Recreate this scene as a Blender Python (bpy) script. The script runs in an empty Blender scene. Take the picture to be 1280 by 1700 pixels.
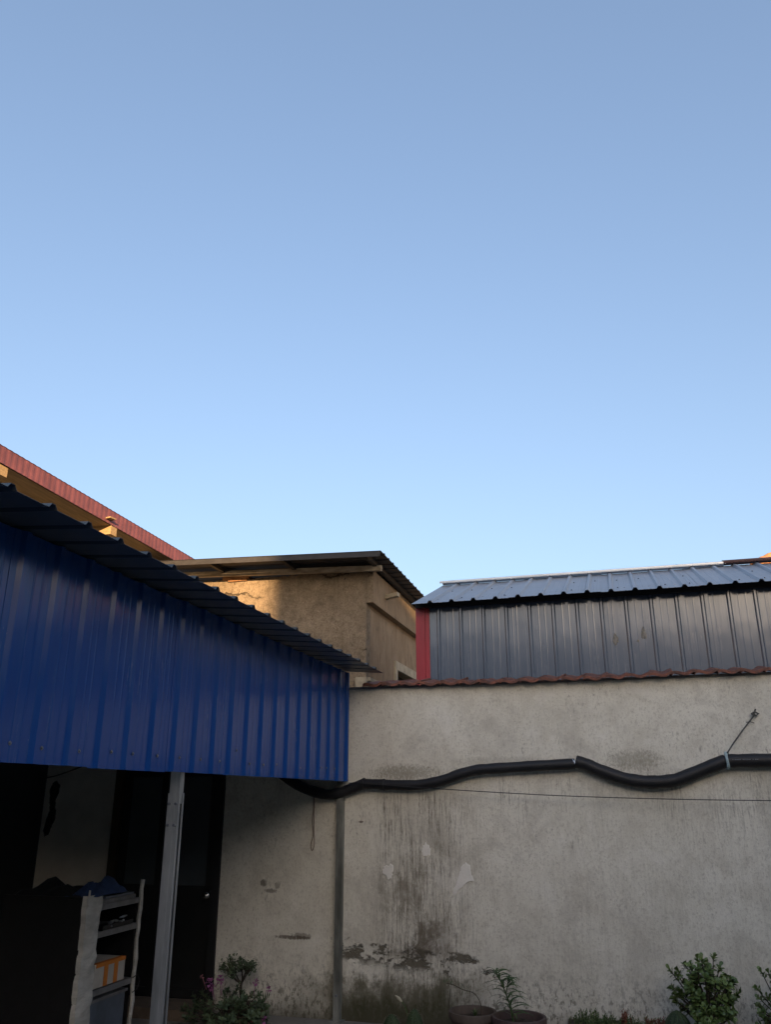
import bpy, math, random
from mathutils import Vector, Matrix
R = math.radians
random.seed(7)
S = bpy.context.scene
COL = S.collection

# ------------------------------------------------------------------ camera
cam_d = bpy.data.cameras.new('camera')
cam = bpy.data.objects.new('camera', cam_d)
COL.objects.link(cam)
cam.location = (0, 0, 1.84)
cam.rotation_euler = (R(90 + 19.271), 0, R(15.997))
cam_d.sensor_fit = 'HORIZONTAL'
cam_d.sensor_width = 36
cam_d.lens = 36 * 1350 / 1280
cam_d.clip_end = 2000
S.camera = cam

# ------------------------------------------------------------------ sky, sun, exposure
SUN_EL = 9.0
SUN_DIR = Vector((0.40, -0.917, 0)).normalized()
SUN_AZ = math.degrees(math.atan2(SUN_DIR.x, SUN_DIR.y))     # clockwise from +Y
w = bpy.data.worlds.new('World')
S.world = w
w.use_nodes = True
nt = w.node_tree
sky = nt.nodes.new('ShaderNodeTexSky')
sky.sky_type = 'NISHITA'
sky.sun_disc = False
sky.sun_elevation = R(SUN_EL)
sky.sun_rotation = R(SUN_AZ)
sky.altitude = 0
sky.air_density = 1.0
sky.dust_density = 4.0
sky.ozone_density = 2.6
bg = nt.nodes['Background']
bg.inputs[1].default_value = 0.15
gam = nt.nodes.new('ShaderNodeGamma')          # the camera's soft tone curve, the same in every direction
gam.inputs[1].default_value = .76
nt.links.new(sky.outputs[0], gam.inputs[0])
wb = nt.nodes.new('ShaderNodeMix')            # white balance of the camera, one constant factor
wb.data_type = 'RGBA'
wb.blend_type = 'MULTIPLY'
wb.inputs[0].default_value = 1
wb.inputs[7].default_value = (1.09, 1.02, 1.04, 1)
nt.links.new(gam.outputs[0], wb.inputs[6])
nt.links.new(wb.outputs[2], bg.inputs[0])

sl = bpy.data.lights.new('sun', 'SUN')
sl.energy = 4.0
sl.angle = R(0.55)
sl.color = (1.0, 0.63, 0.32)
so = bpy.data.objects.new('sun', sl)
COL.objects.link(so)
so.location = (3, -15, 12)
d = Vector((SUN_DIR.x * math.cos(R(SUN_EL)), SUN_DIR.y * math.cos(R(SUN_EL)), math.sin(R(SUN_EL))))
so.rotation_euler = d.to_track_quat('Z', 'Y').to_euler()

S.view_settings.view_transform = 'Standard'
S.view_settings.look = 'None'
S.view_settings.gamma = 1
S.view_settings.use_curve_mapping = False
S.view_settings.exposure = 1.60

# ------------------------------------------------------------------ mesh helpers
def wloc(o):
    v = Vector((0, 0, 0))
    while o is not None:
        v = v + o.location
        o = o.parent
    return v


class MB:
    def __init__(self):
        self.v, self.f = [], []

    def add(self, vs, fs):
        b = len(self.v)
        self.v += [tuple(p) for p in vs]
        self.f += [tuple(b + i for i in f) for f in fs]
        return self

    def box(self, a, b, jit=0):
        x0, y0, z0 = a
        x1, y1, z1 = b
        vs = [(x, y, z) for z in (z0, z1) for y in (y0, y1) for x in (x0, x1)]
        if jit:
            vs = [tuple(c + random.uniform(-jit, jit) for c in p) for p in vs]
        return self.add(vs, [(0, 2, 3, 1), (4, 5, 7, 6), (0, 1, 5, 4), (2, 6, 7, 3), (0, 4, 6, 2), (1, 3, 7, 5)])

    def obox(self, c, ax, ay, az):
        c, ax, ay, az = Vector(c), Vector(ax), Vector(ay), Vector(az)
        vs = [c + sx * ax + sy * ay + sz * az for sz in (-1, 1) for sy in (-1, 1) for sx in (-1, 1)]
        return self.add(vs, [(0, 2, 3, 1), (4, 5, 7, 6), (0, 1, 5, 4), (2, 6, 7, 3), (0, 4, 6, 2), (1, 3, 7, 5)])

    def bar(self, p, q, w, h):
        p, q = Vector(p), Vector(q)
        t = (q - p)
        L = t.length
        t.normalize()
        u = t.cross(Vector((0, 0, 1)))
        if u.length < 1e-3:
            u = Vector((1, 0, 0))
        u.normalize()
        n = u.cross(t)
        return self.obox((p + q) / 2, t * L / 2, u * w / 2, n * h / 2)

    def tube(self, pts, r, seg=10, cap=True):
        pts = [Vector(p) for p in pts]
        n = len(pts)
        rs = r if isinstance(r, (list, tuple)) else [r] * n
        base = len(self.v)
        prev = None
        for i, p in enumerate(pts):
            t = (pts[min(i + 1, n - 1)] - pts[max(i - 1, 0)])
            if t.length < 1e-9:
                t = Vector((0, 0, 1))
            t.normalize()
            if prev is None:
                u = t.cross(Vector((0, 0, 1)))
                if u.length < 1e-3:
                    u = t.cross(Vector((1, 0, 0)))
            else:
                u = prev - t * prev.dot(t)
                if u.length < 1e-4:
                    u = t.orthogonal()
            u.normalize()
            prev = u
            vv = t.cross(u)
            for k in range(seg):
                a = 2 * math.pi * k / seg
                self.v.append(tuple(p + (u * math.cos(a) + vv * math.sin(a)) * rs[i]))
        for i in range(n - 1):
            for k in range(seg):
                a = base + i * seg + k
                b = base + i * seg + (k + 1) % seg
                self.f.append((a, b, b + seg, a + seg))
        if cap:
            self.f.append(tuple(base + k for k in reversed(range(seg))))
            self.f.append(tuple(base + (n - 1) * seg + k for k in range(seg)))
        return self

    def lathe(self, prof, c, seg=28, wob=0):
        base = len(self.v)
        n = len(prof)
        for (r, z) in prof:
            for k in range(seg):
                a = 2 * math.pi * k / seg
                rr = r * (1 + wob * math.sin(3 * a + z * 9))
                self.v.append((c[0] + rr * math.cos(a), c[1] + rr * math.sin(a), c[2] + z))
        for i in range(n - 1):
            for k in range(seg):
                a = base + i * seg + k
                b = base + i * seg + (k + 1) % seg
                self.f.append((a, b, b + seg, a + seg))
        return self

    def sheet(self, prof, o, sdir, ndir, edir, thick=0.0016, cuts=1):
        """profile (s, h) swept along edir from o; two skins and closed rims"""
        o, sdir, ndir, edir = Vector(o), Vector(sdir), Vector(ndir), Vector(edir)
        m = len(prof)
        base = len(self.v)
        for layer in (0, 1):
            for j in range(cuts + 1):
                for (s, h) in prof:
                    self.v.append(tuple(o + sdir * s + ndir * (h - layer * thick) + edir * (j / cuts)))
        L = m * (cuts + 1)
        for layer in (0, 1):
            for j in range(cuts):
                for i in range(m - 1):
                    a = base + layer * L + j * m + i
                    q = (a, a + 1, a + 1 + m, a + m)
                    self.f.append(q if layer == 0 else q[::-1])
        for i in range(m - 1):
            a = base + i
            self.f.append((a, a + L, a + L + 1, a + 1))
            a = base + cuts * m + i
            self.f.append((a, a + 1, a + L + 1, a + L))
        for j in range(cuts):
            for i in (0, m - 1):
                a = base + j * m + i
                self.f.append((a, a + m, a + m + L, a + L))
        return self

    def leaf(self, p, d, n, L, W, curl=0.2, fold=0.15):
        """small folded blade, six triangles each side"""
        p, d, n = Vector(p), Vector(d).normalized(), Vector(n)
        s = d.cross(n)
        if s.length < 1e-4:
            s = d.orthogonal()
        s.normalize()
        n = s.cross(d)
        a = p
        b = p + d * L * .55 + n * curl * L * .3
        c = p + d * L + n * curl * L * -.15
        l = p + d * L * .55 + s * W / 2 + n * (curl * L * .3 + fold * W)
        r = p + d * L * .55 - s * W / 2 + n * (curl * L * .3 + fold * W)
        return self.add([a, l, c, r, b], [(0, 4, 1), (1, 4, 2), (0, 3, 4), (3, 2, 4)])

    def oleaf(self, p, d, n, L, W, curl=.1):
        """fleshy obovate leaf: broad towards a rounded tip"""
        p, d, n = Vector(p), Vector(d).normalized(), Vector(n)
        s = d.cross(n)
        if s.length < 1e-4:
            s = d.orthogonal()
        s.normalize()
        n = s.cross(d)
        o = [(0, .12, 0), (.4, .62, .06), (.72, 1, .05), (.93, .7, 0)]
        vs = []
        for t, k, c in o:
            for sg in (-1, 1):
                vs.append(p + d * L * t + s * sg * k * W / 2 + n * (c * L + .10 * k * W - curl * L * t * t))
        vs.append(p + d * L + n * (-curl * L))
        return self.add(vs, [(0, 2, 3, 1), (2, 4, 5, 3), (4, 6, 7, 5), (6, 8, 7)])

    def build(self, name, mat, parent=None, smooth=False, origin=None):
        me = bpy.data.meshes.new(name)
        off = wloc(parent) if parent is not None else Vector((0, 0, 0))
        org = Vector(origin) if origin is not None else (off if parent is not None else Vector((0, 0, 0)))
        me.from_pydata([tuple(Vector(p) - org) for p in self.v], [], self.f)
        me.validate()
        me.update()
        if smooth:
            me.polygons.foreach_set('use_smooth', [True] * len(me.polygons))
            if smooth == 'angle':
                try:
                    me.set_sharp_from_angle(angle=R(38))
                except Exception:
                    pass
        o = bpy.data.objects.new(name, me)
        o.location = org - off
        COL.objects.link(o)
        o.parent = parent
        if mat:
            me.materials.append(mat)
        return o


def thing(name, label, cat, loc, group=None):
    o = bpy.data.objects.new(name, None)
    o.empty_display_size = .2
    o.location = loc
    COL.objects.link(o)
    o['label'] = label
    o['category'] = cat
    if group:
        o['group'] = group
    return o


def tag(o, label, cat, group=None):
    o['label'] = label
    o['category'] = cat
    if group:
        o['group'] = group
    return o


def struct(o):
    o['kind'] = 'structure'
    return o


def stuff(o):
    o['kind'] = 'stuff'
    return o


def inst(src, name, loc, parent, rot=None, scale=None):
    """another piece sharing the mesh; loc in world"""
    o = bpy.data.objects.new(name, src.data)
    o.parent = parent
    o.location = Vector(loc) - wloc(parent)
    if rot:
        o.rotation_euler = rot
    if scale:
        o.scale = scale
    COL.objects.link(o)
    return o


def ribs(n, pitch, base, top, h, start, minor=.002, end=None):
    """trapezoid ribbed sheet profile with two faint stiffening beads between ribs"""
    p = [(0, 0)]
    for i in range(n):
        c = start + i * pitch
        lo = c - pitch + base / 2 if i else 0
        for q in (1 / 3, 2 / 3):
            m = lo + (c - base / 2 - lo) * q
            if minor and c - base / 2 - lo > .1:
                p += [(m - .008, 0), (m - .003, minor), (m + .003, minor), (m + .008, 0)]
        p += [(c - base / 2, 0), (c - top / 2, h), (c + top / 2, h), (c + base / 2, 0)]
    e = end if end is not None else start + (n - 1) * pitch + pitch - base / 2
    lo = start + (n - 1) * pitch + base / 2
    if minor and e - lo > .1:
        for q in (1 / 3, 2 / 3):
            m = lo + (e - lo) * q
            p += [(m - .008, 0), (m - .003, minor), (m + .003, minor), (m + .008, 0)]
    p.append((e, 0))
    return p


# ------------------------------------------------------------------ material helpers
class G:
    def __init__(self, name):
        self.m = bpy.data.materials.new(name)
        self.m.use_nodes = True
        self.t = self.m.node_tree
        self.b = self.t.nodes['Principled BSDF']
        self.pos = self.t.nodes.new('ShaderNodeNewGeometry').outputs['Position']

    def n(self, typ):
        return self.t.nodes.new('ShaderNode' + typ)

    def put(self, sock, v):
        if isinstance(v, bpy.types.NodeSocket):
            self.t.links.new(v, sock)
        elif isinstance(v, tuple) and sock.type == 'RGBA':
            sock.default_value = (*v[:3], 1)
        else:
            sock.default_value = v

    def math(self, op, a, b=0.0, c=0.0, clamp=False):
        x = self.n('Math')
        x.operation = op
        x.use_clamp = clamp
        for i, v in enumerate((a, b, c)):
            self.put(x.inputs[i], v)
        return x.outputs[0]

    def add(self, a, b): return self.math('ADD', a, b)
    def mul(self, a, b): return self.math('MULTIPLY', a, b)
    def sub(self, a, b): return self.math('SUBTRACT', a, b)
    def mx(self, a, b): return self.math('MAXIMUM', a, b)

    def sm(self, v, lo, hi, a=0.0, b=1.0):
        x = self.n('MapRange')
        x.interpolation_type = 'SMOOTHSTEP'
        self.put(x.inputs['Value'], v)
        for k, q in (('From Min', lo), ('From Max', hi), ('To Min', a), ('To Max', b)):
            self.put(x.inputs[k], q)
        return x.outputs['Result']

    def band(self, v, a, b, c, e):
        return self.mul(self.sm(v, a, b), self.sm(v, c, e, 1.0, 0.0))

    def map(self, sc=(1, 1, 1), off=(0, 0, 0), vec=None):
        x = self.n('Mapping')
        self.put(x.inputs[0], vec or self.pos)
        x.inputs['Scale'].default_value = sc
        x.inputs['Location'].default_value = off
        return x.outputs[0]

    def noise(self, scale=5, sc=(1, 1, 1), detail=4, rough=.55, off=(0, 0, 0), dist=0):
        x = self.n('TexNoise')
        self.put(x.inputs['Vector'], self.map(sc, off))
        x.inputs['Scale'].default_value = scale
        x.inputs['Detail'].default_value = detail
        x.inputs['Roughness'].default_value = rough
        x.inputs['Distortion'].default_value = dist
        return x.outputs['Fac']

    def voro(self, scale=5, sc=(1, 1, 1), feature='F1'):
        x = self.n('TexVoronoi')
        x.feature = feature
        self.put(x.inputs['Vector'], self.map(sc))
        x.inputs['Scale'].default_value = scale
        return x.outputs['Distance']

    def mix(self, f, a, b):
        x = self.n('Mix')
        x.data_type = 'RGBA'
        self.put(x.inputs[0], f)
        self.put(x.inputs[6], a)
        self.put(x.inputs[7], b)
        return x.outputs[2]

    def xyz(self):
        x = self.n('SeparateXYZ')
        self.put(x.inputs[0], self.pos)
        return x.outputs

    def bump(self, h, dist=.01, strength=1.0, nrm=None):
        x = self.n('Bump')
        x.inputs['Strength'].default_value = strength
        x.inputs['Distance'].default_value = dist
        self.put(x.inputs['Height'], h)
        if nrm:
            self.put(x.inputs['Normal'], nrm)
        return x.outputs[0]

    def fin(self, col, rough=.8, bump=None, metal=0.0, spec=.5):
        self.put(self.b.inputs['Base Color'], col)
        self.put(self.b.inputs['Roughness'], rough)
        self.put(self.b.inputs['Metallic'], metal)
        self.put(self.b.inputs['Specular IOR Level'], spec)
        if bump:
            self.put(self.b.inputs['Normal'], bump)
        return self.m


def simple(name, col, rough=.7, var=.35, scale=8, sc=(1, 1, 1), metal=0.0, bump=.002, spec=.5, col2=None):
    g = G(name)
    n = g.noise(scale, sc, 6, .6)
    c2 = col2 or tuple(c * (1 - var) for c in col)
    c = g.mix(g.sm(n, .3, .7), c2, col)
    r = g.add(rough - .06, g.mul(n, .12))
    b = g.bump(g.noise(scale * 6, sc, 4), bump) if bump else None
    return g.fin(c, r, b, metal, spec)


def painted_sheet(name, col, dirt, rough=.3, vert=True, wob=.004, spec=.5, coat=0.0):
    """factory-painted steel sheet: slight oil-canning, dust streaks along the ribs"""
    g = G(name)
    st = g.noise(1, (38, 38, 1.1) if vert else (1.1, 38, 1.1), 5, .65)
    cl = g.noise(2.3, (1, 1, 1), 5, .6)
    sp = g.noise(90, (1, 1, 1), 2, .5)
    f = g.math('MULTIPLY', g.sm(st, .45, .8), g.sm(cl, .3, .75))
    f = g.add(f, g.mul(g.sm(sp, .68, .8), .25))
    c = g.mix(g.math('MULTIPLY', f, .55, clamp=True), col, dirt)
    r = g.add(rough, g.add(g.mul(f, .22), g.mul(g.sub(cl, .5), .12)))
    h = g.add(g.mul(g.noise(3.2, (1, 1, .5), 2), 1.0), g.mul(g.noise(1, (30, 30, .9) if vert else (.9, 30, 30), 2), .16))
    if coat:
        g.b.inputs['Coat Weight'].default_value = coat
        g.b.inputs['Coat Roughness'].default_value = .12
        g.put(g.b.inputs['Coat Normal'], g.bump(h, wob))
    return g.fin(c, r, g.bump(h, wob), 0.0, spec)


# --- plaster of the long yard wall
def m_plaster():
    g = G('old_plaster')
    x, y, z = g.xyz()
    big = g.noise(1.1, (1, 1, 1), 5, .6)
    mid = g.noise(6, (1, 1, .8), 6, .65)
    fine = g.noise(60, (1, 1, .7), 6, .72)
    brush = g.noise(1, (90, 90, 11), 5, .65)
    c = g.mix(g.sm(big, .3, .7), (.675, .648, .545), (.765, .738, .635))
    c = g.mix(g.mul(g.sm(mid, .42, .72), .6), c, (.56, .525, .435))
    c = g.mix(g.mul(g.sm(fine, .50, .66), .50), c, (.38, .34, .275))
    c = g.mix(g.mul(g.sm(brush, .5, .70), .42), c, (.80, .77, .68))
    fleck = g.noise(1, (62, 62, 36), 7, .75, (8, 1, 3))
    c = g.mix(g.mul(g.sm(fleck, .56, .66), g.sm(big, .35, .62, .12, .65)), c, (.40, .355, .285))
    # short dark weather marks, thin and upright
    mk = g.noise(1, (46, 46, 13), 4, .7, (3, 0, 1))
    area = g.sm(g.noise(1.7, (1, 1, 1), 3, .5, (9, 0, 4)), .42, .66)
    c = g.mix(g.mul(g.mul(g.sm(mk, .58, .70), area), .6), c, (.15, .135, .11))
    # pin-holes, chips and pale trowel drags
    dots = g.noise(105, (1, 1, 1), 3, .6, (2, 9, 4))
    c = g.mix(g.mul(g.sm(dots, .66, .72), .75), c, (.17, .15, .12))
    drag = g.noise(1, (16, 16, 48), 6, .74, (4, 4, 4), .8)
    c = g.mix(g.mul(g.sm(drag, .56, .64), g.mul(area, .55)), c, (.80, .77, .69))
    chip = g.noise(17, (1, 1, .8), 8, .8, (1, 6, 2), .3)
    c = g.mix(g.mul(g.sm(chip, .60, .66), .45), c, (.36, .325, .27))
    # long run marks under the pipe
    run = g.noise(1, (30, 30, 1.5), 6, .70, (0, 0, 7), .9)
    run2 = g.noise(1, (75, 75, 4.5), 5, .74, (5, 0, 2), .6)
    blo0 = g.noise(2.2, (1, 1, .4), 5, .65, (5, 5, 1))
    reg = g.mul(g.band(x, -2.36, -2.20, -1.75, -1.2), g.sm(z, 1.8, 1.95, 1.0, 0.0))
    reg2 = g.mul(g.mul(g.band(x, -1.5, -1.0, 1.0, 2.6), g.sm(z, 1.2, 1.95, 1.0, 0.0)), .17)
    f = g.mul(g.sm(run, .50, .68), g.mx(reg, reg2))
    reg3 = g.mul(g.band(x, -1.6, -1.2, 2.0, 3.0), g.mul(g.band(z, 1.30, 1.80, 1.98, 2.10), g.sm(blo0, .42, .60)))
    f2 = g.mul(g.sm(run2, .47, .64), g.mx(g.mx(reg, g.mul(reg2, .6)), g.mul(reg3, .8)))
    f = g.mul(f, g.sm(g.noise(11, (1, 1, .8), 7, .75, (2, 2, 2)), .38, .58, .25, 1.0))
    c = g.mix(g.mul(f, .85), c, (.145, .122, .088))
    f2 = g.mul(f2, g.sm(fleck, .38, .55, .3, 1.0))
    c = g.mix(g.mul(f2, .75), c, (.12, .102, .075))
    bro = g.noise(3.4, (1.3, 1, .8), 8, .74, (3, 3, 1), .4)
    br = g.mul(g.band(x, -2.40, -2.15, -1.80, -1.35), g.band(z, .40, .62, .95, 1.9))
    c = g.mix(g.mul(g.mul(g.sm(bro, .44, .60), br), .72), c, (.19, .16, .115))
    br = g.mul(g.band(x, -2.25, -2.05, -1.85, -1.55), g.band(z, .48, .56, .66, .95))
    c = g.mix(g.mul(g.mul(g.sm(bro, .40, .55), br), .8), c, (.13, .108, .078))
    blot = g.noise(2.6, (1, 1, 1), 8, .72, (6, 2, 8), .5)
    c = g.mix(g.mul(g.sm(blot, .50, .66), .38), c, (.43, .40, .34))
    c = g.mix(g.mul(g.sm(blot, .46, .34), .30), c, (.86, .83, .75))
    # soaking just above the pipe
    for (cx, cz, rx, rz, k) in ((-2.02, 2.05, .36, .08, .6), (.04, 2.14, .26, .10, .5), (-1.1, 2.14, .5, .05, .25)):
        q = g.math('POWER', g.math('DIVIDE', g.sub(x, cx), rx), 2)
        q = g.add(q, g.math('POWER', g.math('DIVIDE', g.sub(z, cz), rz), 2))
        e = g.sm(g.add(q, g.mul(g.sub(fleck, .5), 5.5)), .0, 1.2, 1.0, 0.0)
        c = g.mix(g.mul(e, k), c, (.17, .145, .095))
    # rising damp: a ragged tide line, moss below
    wob = g.mul(g.sub(g.noise(5, (1, 1, .6), 7, .72, (2, 0, 0)), .5), .62)
    zz = g.add(z, wob)
    dx = g.band(x, -3.25, -2.5, -1.75, -1.1)
    d1 = g.mul(g.sm(zz, .30, .40, 1.0, 0.0), dx)
    c = g.mix(g.mul(d1, g.sm(mid, .32, .62, .35, .92)), c, (.115, .105, .068))
    moss = g.mul(g.sm(zz, .10, .30, 1.0, 0.0), g.band(x, -2.8, -2.45, -1.75, -1.3))
    c = g.mix(g.mul(moss, .9), c, (.050, .052, .024))
    tide = g.noise(4.2, (1, 1, 1.7), 8, .78, (1, 0, 5))
    lvl = g.add(g.sub(z, .53), g.mul(g.sub(x, -2.0), .09))
    lvl = g.add(lvl, g.mul(g.sub(g.noise(3.5, (1, 1, 1), 4, .6, (4, 0, 0)), .5), .22))
    pe = g.mul(g.band(lvl, -.13, -.06, .045, .075), g.band(x, -2.75, -2.6, -1.25, -1.05))
    pe = g.mul(pe, g.sm(tide, .49, .54))
    c = g.mix(g.mul(pe, .92), c, (.115, .10, .07))
    # speckled foot of the wall, all along
    sp = g.noise(30, (1, 1, .6), 5, .75, (7, 0, 0))
    ft = g.sm(g.add(z, g.mul(wob, .9)), .10, .62, 1.0, 0.0)
    c = g.mix(g.mul(g.sm(sp, .50, .60), g.mul(ft, .75)), c, (.125, .115, .085))
    c = g.mix(g.mul(g.sm(g.add(z, g.mul(wob, .6)), -.05, .22, 1.0, 0.0), .8), c, (.075, .07, .045))
    # odd spots and a scuff
    for (cx, cz, rx, rz, k) in ((-3.41, 1.075, .036, .036, .75), (-3.33, 1.01, .075, .022, .65), (-3.27, 1.06, .03, .04, .5),
                                (-3.10, .63, .19, .020, .8), (-3.02, .645, .12, .030, .55), (-2.45, 1.62, .03, .012, .8)):
        q = g.math('POWER', g.math('DIVIDE', g.sub(x, cx), rx), 2)
        q = g.add(q, g.math('POWER', g.math('DIVIDE', g.sub(z, cz), rz), 2))
        e = g.sm(g.add(q, g.mul(g.sub(sp, .5), 3.2)), .3, 1.1, 1.0, 0.0)
        c = g.mix(g.mul(e, k), c, (.10, .075, .055))
    h = g.add(g.mul(fine, .5), g.add(g.mul(brush, .35), g.add(g.mul(mid, .9), g.mul(pe, -1.2))))
    return g.fin(c, .92, g.bump(h, .006, .9), 0, .25)


def m_pebbledash():
    g = G('pebbledash')
    x, y, z = g.xyz()
    v = g.noise(75, detail=5, rough=.7, off=(1, 5, 2))
    n = g.noise(24, detail=8, rough=.8)
    b = g.noise(1.6, detail=5)
    gr = g.noise(85, detail=6, rough=.75, off=(2, 2, 2))
    pit = g.sm(g.noise(38, detail=9, rough=.86, off=(4, 2, 1)), .53, .68)
    c = g.mix(g.sm(b, .3, .7), (.26, .205, .142), (.36, .29, .205))
    c = g.mix(g.mul(g.sm(n, .42, .75), .6), c, (.20, .155, .10))
    c = g.mix(g.mul(g.sm(gr, .50, .62), .62), c, (.115, .088, .06))
    mot = g.noise(11, detail=8, rough=.82, off=(7, 1, 5))
    c = g.mix(g.mul(g.sm(mot, .49, .62), .62), c, (.135, .105, .07))
    c = g.mix(g.mul(g.sm(mot, .47, .38), .35), c, (.46, .37, .26))
    drip = g.mul(g.sm(g.noise(1, (9, 9, .9), 6, .7, (3, 1, 2), .4), .48, .66), g.sm(z, 4.0, 4.8))
    c = g.mix(g.mul(drip, .45), c, (.11, .085, .06))
    c = g.mix(g.mul(pit, g.sm(g.noise(3.5, detail=5, off=(2, 7, 1)), .35, .65, .15, .75)), c, (.095, .072, .05))
    w = g.n('TexWave')
    w.wave_type = 'BANDS'
    w.bands_direction = 'Z'
    g.put(w.inputs['Vector'], g.pos)
    w.inputs['Scale'].default_value = .34
    w.inputs['Distortion'].default_value = 5.5
    w.inputs['Detail'].default_value = 7
    w.inputs['Detail Scale'].default_value = 1.6
    w.inputs['Detail Roughness'].default_value = .68
    crack = g.sm(w.outputs['Fac'], .0, .012, 1.0, 0.0)
    crack = g.mul(crack, g.sm(g.noise(1.3, detail=3, off=(6, 0, 3)), .48, .56))
    c = g.mix(g.mul(crack, .8), c, (.05, .04, .028))
    h = g.add(g.mul(v, .6), g.add(g.mul(n, 1.0), g.add(g.mul(pit, -.9), g.mul(crack, -1.5))))
    return g.fin(c, .95, g.bump(h, .018, .9), 0, .2)


def m_render_brown():
    g = G('smooth_brown_render')
    n = g.noise(4, (1, 1, .5), 6, .65)
    s = g.noise(1, (14, 14, 1.2), 5, .6)
    c = g.mix(g.sm(n, .3, .7), (.25, .185, .118), (.33, .25, .165))
    c = g.mix(g.mul(g.sm(s, .5, .75), .5), c, (.15, .11, .075))
    c = g.mix(g.mul(g.sm(g.noise(7, (1, 1, .6), 8, .78, (2, 4, 6)), .5, .66), .5), c, (.12, .092, .064))
    return g.fin(c, .93, g.bump(g.noise(40, detail=6, rough=.7), .006), 0, .2)


M = {}
M['plaster'] = m_plaster()
M['pebble'] = m_pebbledash()
M['render'] = m_render_brown()
M['patch'] = simple('fresh_filler', (.84, .81, .73), .9, .10, 9)
M['flake'] = simple('flaked_paint', (.30, .285, .25), .8, .5, 60)
M['blue'] = painted_sheet('blue_painted_steel', (.003, .055, .250), (.035, .095, .20), .19, True, .006)
M['porchroof'] = painted_sheet('slate_blue_roof_steel', (.060, .074, .080), (.11, .11, .10), .34, False)
M['grey'] = painted_sheet('grey_painted_steel', (.082, .112, .160), (.12, .14, .17), .22, True, .004, .6, 1.0)
M['greyroof'] = painted_sheet('grey_roof_steel', (.27, .29, .32), (.34, .35, .355), .40, False, .003)
M['red'] = simple('red_painted_steel', (.36, .026, .040), .38, .18, 5, (1, 1, .3), bump=.0008)
M['redroof'] = simple('faded_red_steel', (.20, .070, .078), .6, .35, 6, (1, 1, 1), bump=.001)
M['redcap'] = simple('dark_red_ridge_steel', (.075, .014, .016), .5, .3, 5)
M['whitecap'] = simple('zinc_ridge_strip', (.62, .64, .66), .33, .2, 4, metal=.6)
M['darkroof'] = painted_sheet('charcoal_roof_steel', (.035, .034, .038), (.08, .075, .07), .5, False)
M['darksteel'] = simple('dark_purlin_steel', (.036, .035, .035), .6, .4, 9)
M['cream'] = simple('cream_painted_steel', (.64, .58, .46), .55, .3, 5, (1, 3, 3), bump=.001, col2=(.34, .28, .19))
M['creamtrim'] = simple('cream_concrete_trim', (.46, .40, .29), .9, .35, 7, bump=.004)
M['brick'] = simple('orange_brick', (.42, .22, .10), .92, .45, 14, bump=.008)
M['timber'] = simple('pine_timber', (.42, .29, .14), .75, .4, 3, (2, 20, 20), bump=.002)
M['soffit'] = simple('tan_soffit_board', (.31, .235, .14), .8, .35, 3, (8, 1, 1), bump=.002)
M['cladwall'] = simple('cream_house_wall', (.52, .44, .30), .9, .25, 4)
M['tile'] = simple('terracotta_tile', (.23, .085, .052), .85, .5, 16, bump=.004, col2=(.085, .045, .034))
M['rooftile'] = simple('orange_clay_tile', (.52, .25, .11), .85, .35, 6, bump=.004)
M['mortar'] = simple('grey_mortar', (.30, .28, .25), .95, .35, 20, bump=.006)
M['galv'] = simple('galvanised_steel', (.50, .52, .53), .42, .35, 9, (1, 1, .25), metal=.75, bump=.0008, col2=(.30, .32, .33))
M['zincpaint'] = simple('weathered_grey_green_steel', (.34, .345, .31), .5, .35, 7, (1, 1, .3), metal=.25, bump=.001, col2=(.10, .105, .09))
M['screw'] = simple('zinc_screw', (.22, .24, .27), .4, .3, 60, metal=.6, bump=0)
M['rubber'] = simple('black_foam_rubber', (.014, .0145, .017), .52, .35, 10, bump=.001, spec=.4)
M['cable'] = simple('black_cable', (.018, .018, .018), .6, .2, 20, bump=0)
M['rust'] = simple('rusty_string', (.24, .16, .12), .9, .4, 30, bump=0)
M['cord'] = simple('grey_cord', (.10, .10, .09), .85, .3, 40, bump=0)
M['bluecord'] = simple('pale_blue_cord', (.38, .50, .52), .7, .3, 50, bump=0)
M['innerwall'] = simple('grey_white_plaster', (.60, .59, .53), .92, .22, 2.2, bump=.003)
M['soot'] = simple('soot_and_opening_black', (.012, .012, .012), .95, .4, 20, bump=.002)
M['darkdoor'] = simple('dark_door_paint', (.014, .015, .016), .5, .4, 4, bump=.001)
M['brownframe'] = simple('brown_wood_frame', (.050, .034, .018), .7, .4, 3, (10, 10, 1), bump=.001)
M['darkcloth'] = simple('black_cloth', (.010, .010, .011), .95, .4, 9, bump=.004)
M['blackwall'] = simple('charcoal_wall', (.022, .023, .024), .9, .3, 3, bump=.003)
M['bluecloth'] = simple('navy_cloth', (.030, .060, .15), .9, .4, 12, bump=.003)
M['paleboard'] = simple('white_foam_strip', (.62, .60, .54), .85, .3, 4, (1, 1, 3), bump=.004, col2=(.40, .385, .34))
M['shelfgrey'] = simple('grey_shelf_metal', (.22, .22, .22), .5, .35, 8, metal=.2)
M['carton'] = simple('white_carton', (.52, .48, .41), .8, .18, 8)
M['orange'] = simple('orange_tape', (.60, .19, .025), .6, .2, 12, bump=0)
M['plasticblue'] = simple('grey_blue_plastic', (.12, .145, .18), .3, .3, 5)
M['chrome'] = simple('door_knob_steel', (.62, .62, .60), .22, .1, 9, metal=1.0, bump=0)
M['terra'] = simple('brown_clay_pot', (.115, .085, .065), .75, .4, 8, (1, 1, .6), bump=.003)
M['terra2'] = simple('dark_red_clay_pot', (.095, .062, .055), .7, .35, 8, (1, 1, .6), bump=.003)
M['soil'] = simple('dry_soil', (.085, .062, .042), .98, .5, 25, bump=.02)
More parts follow.
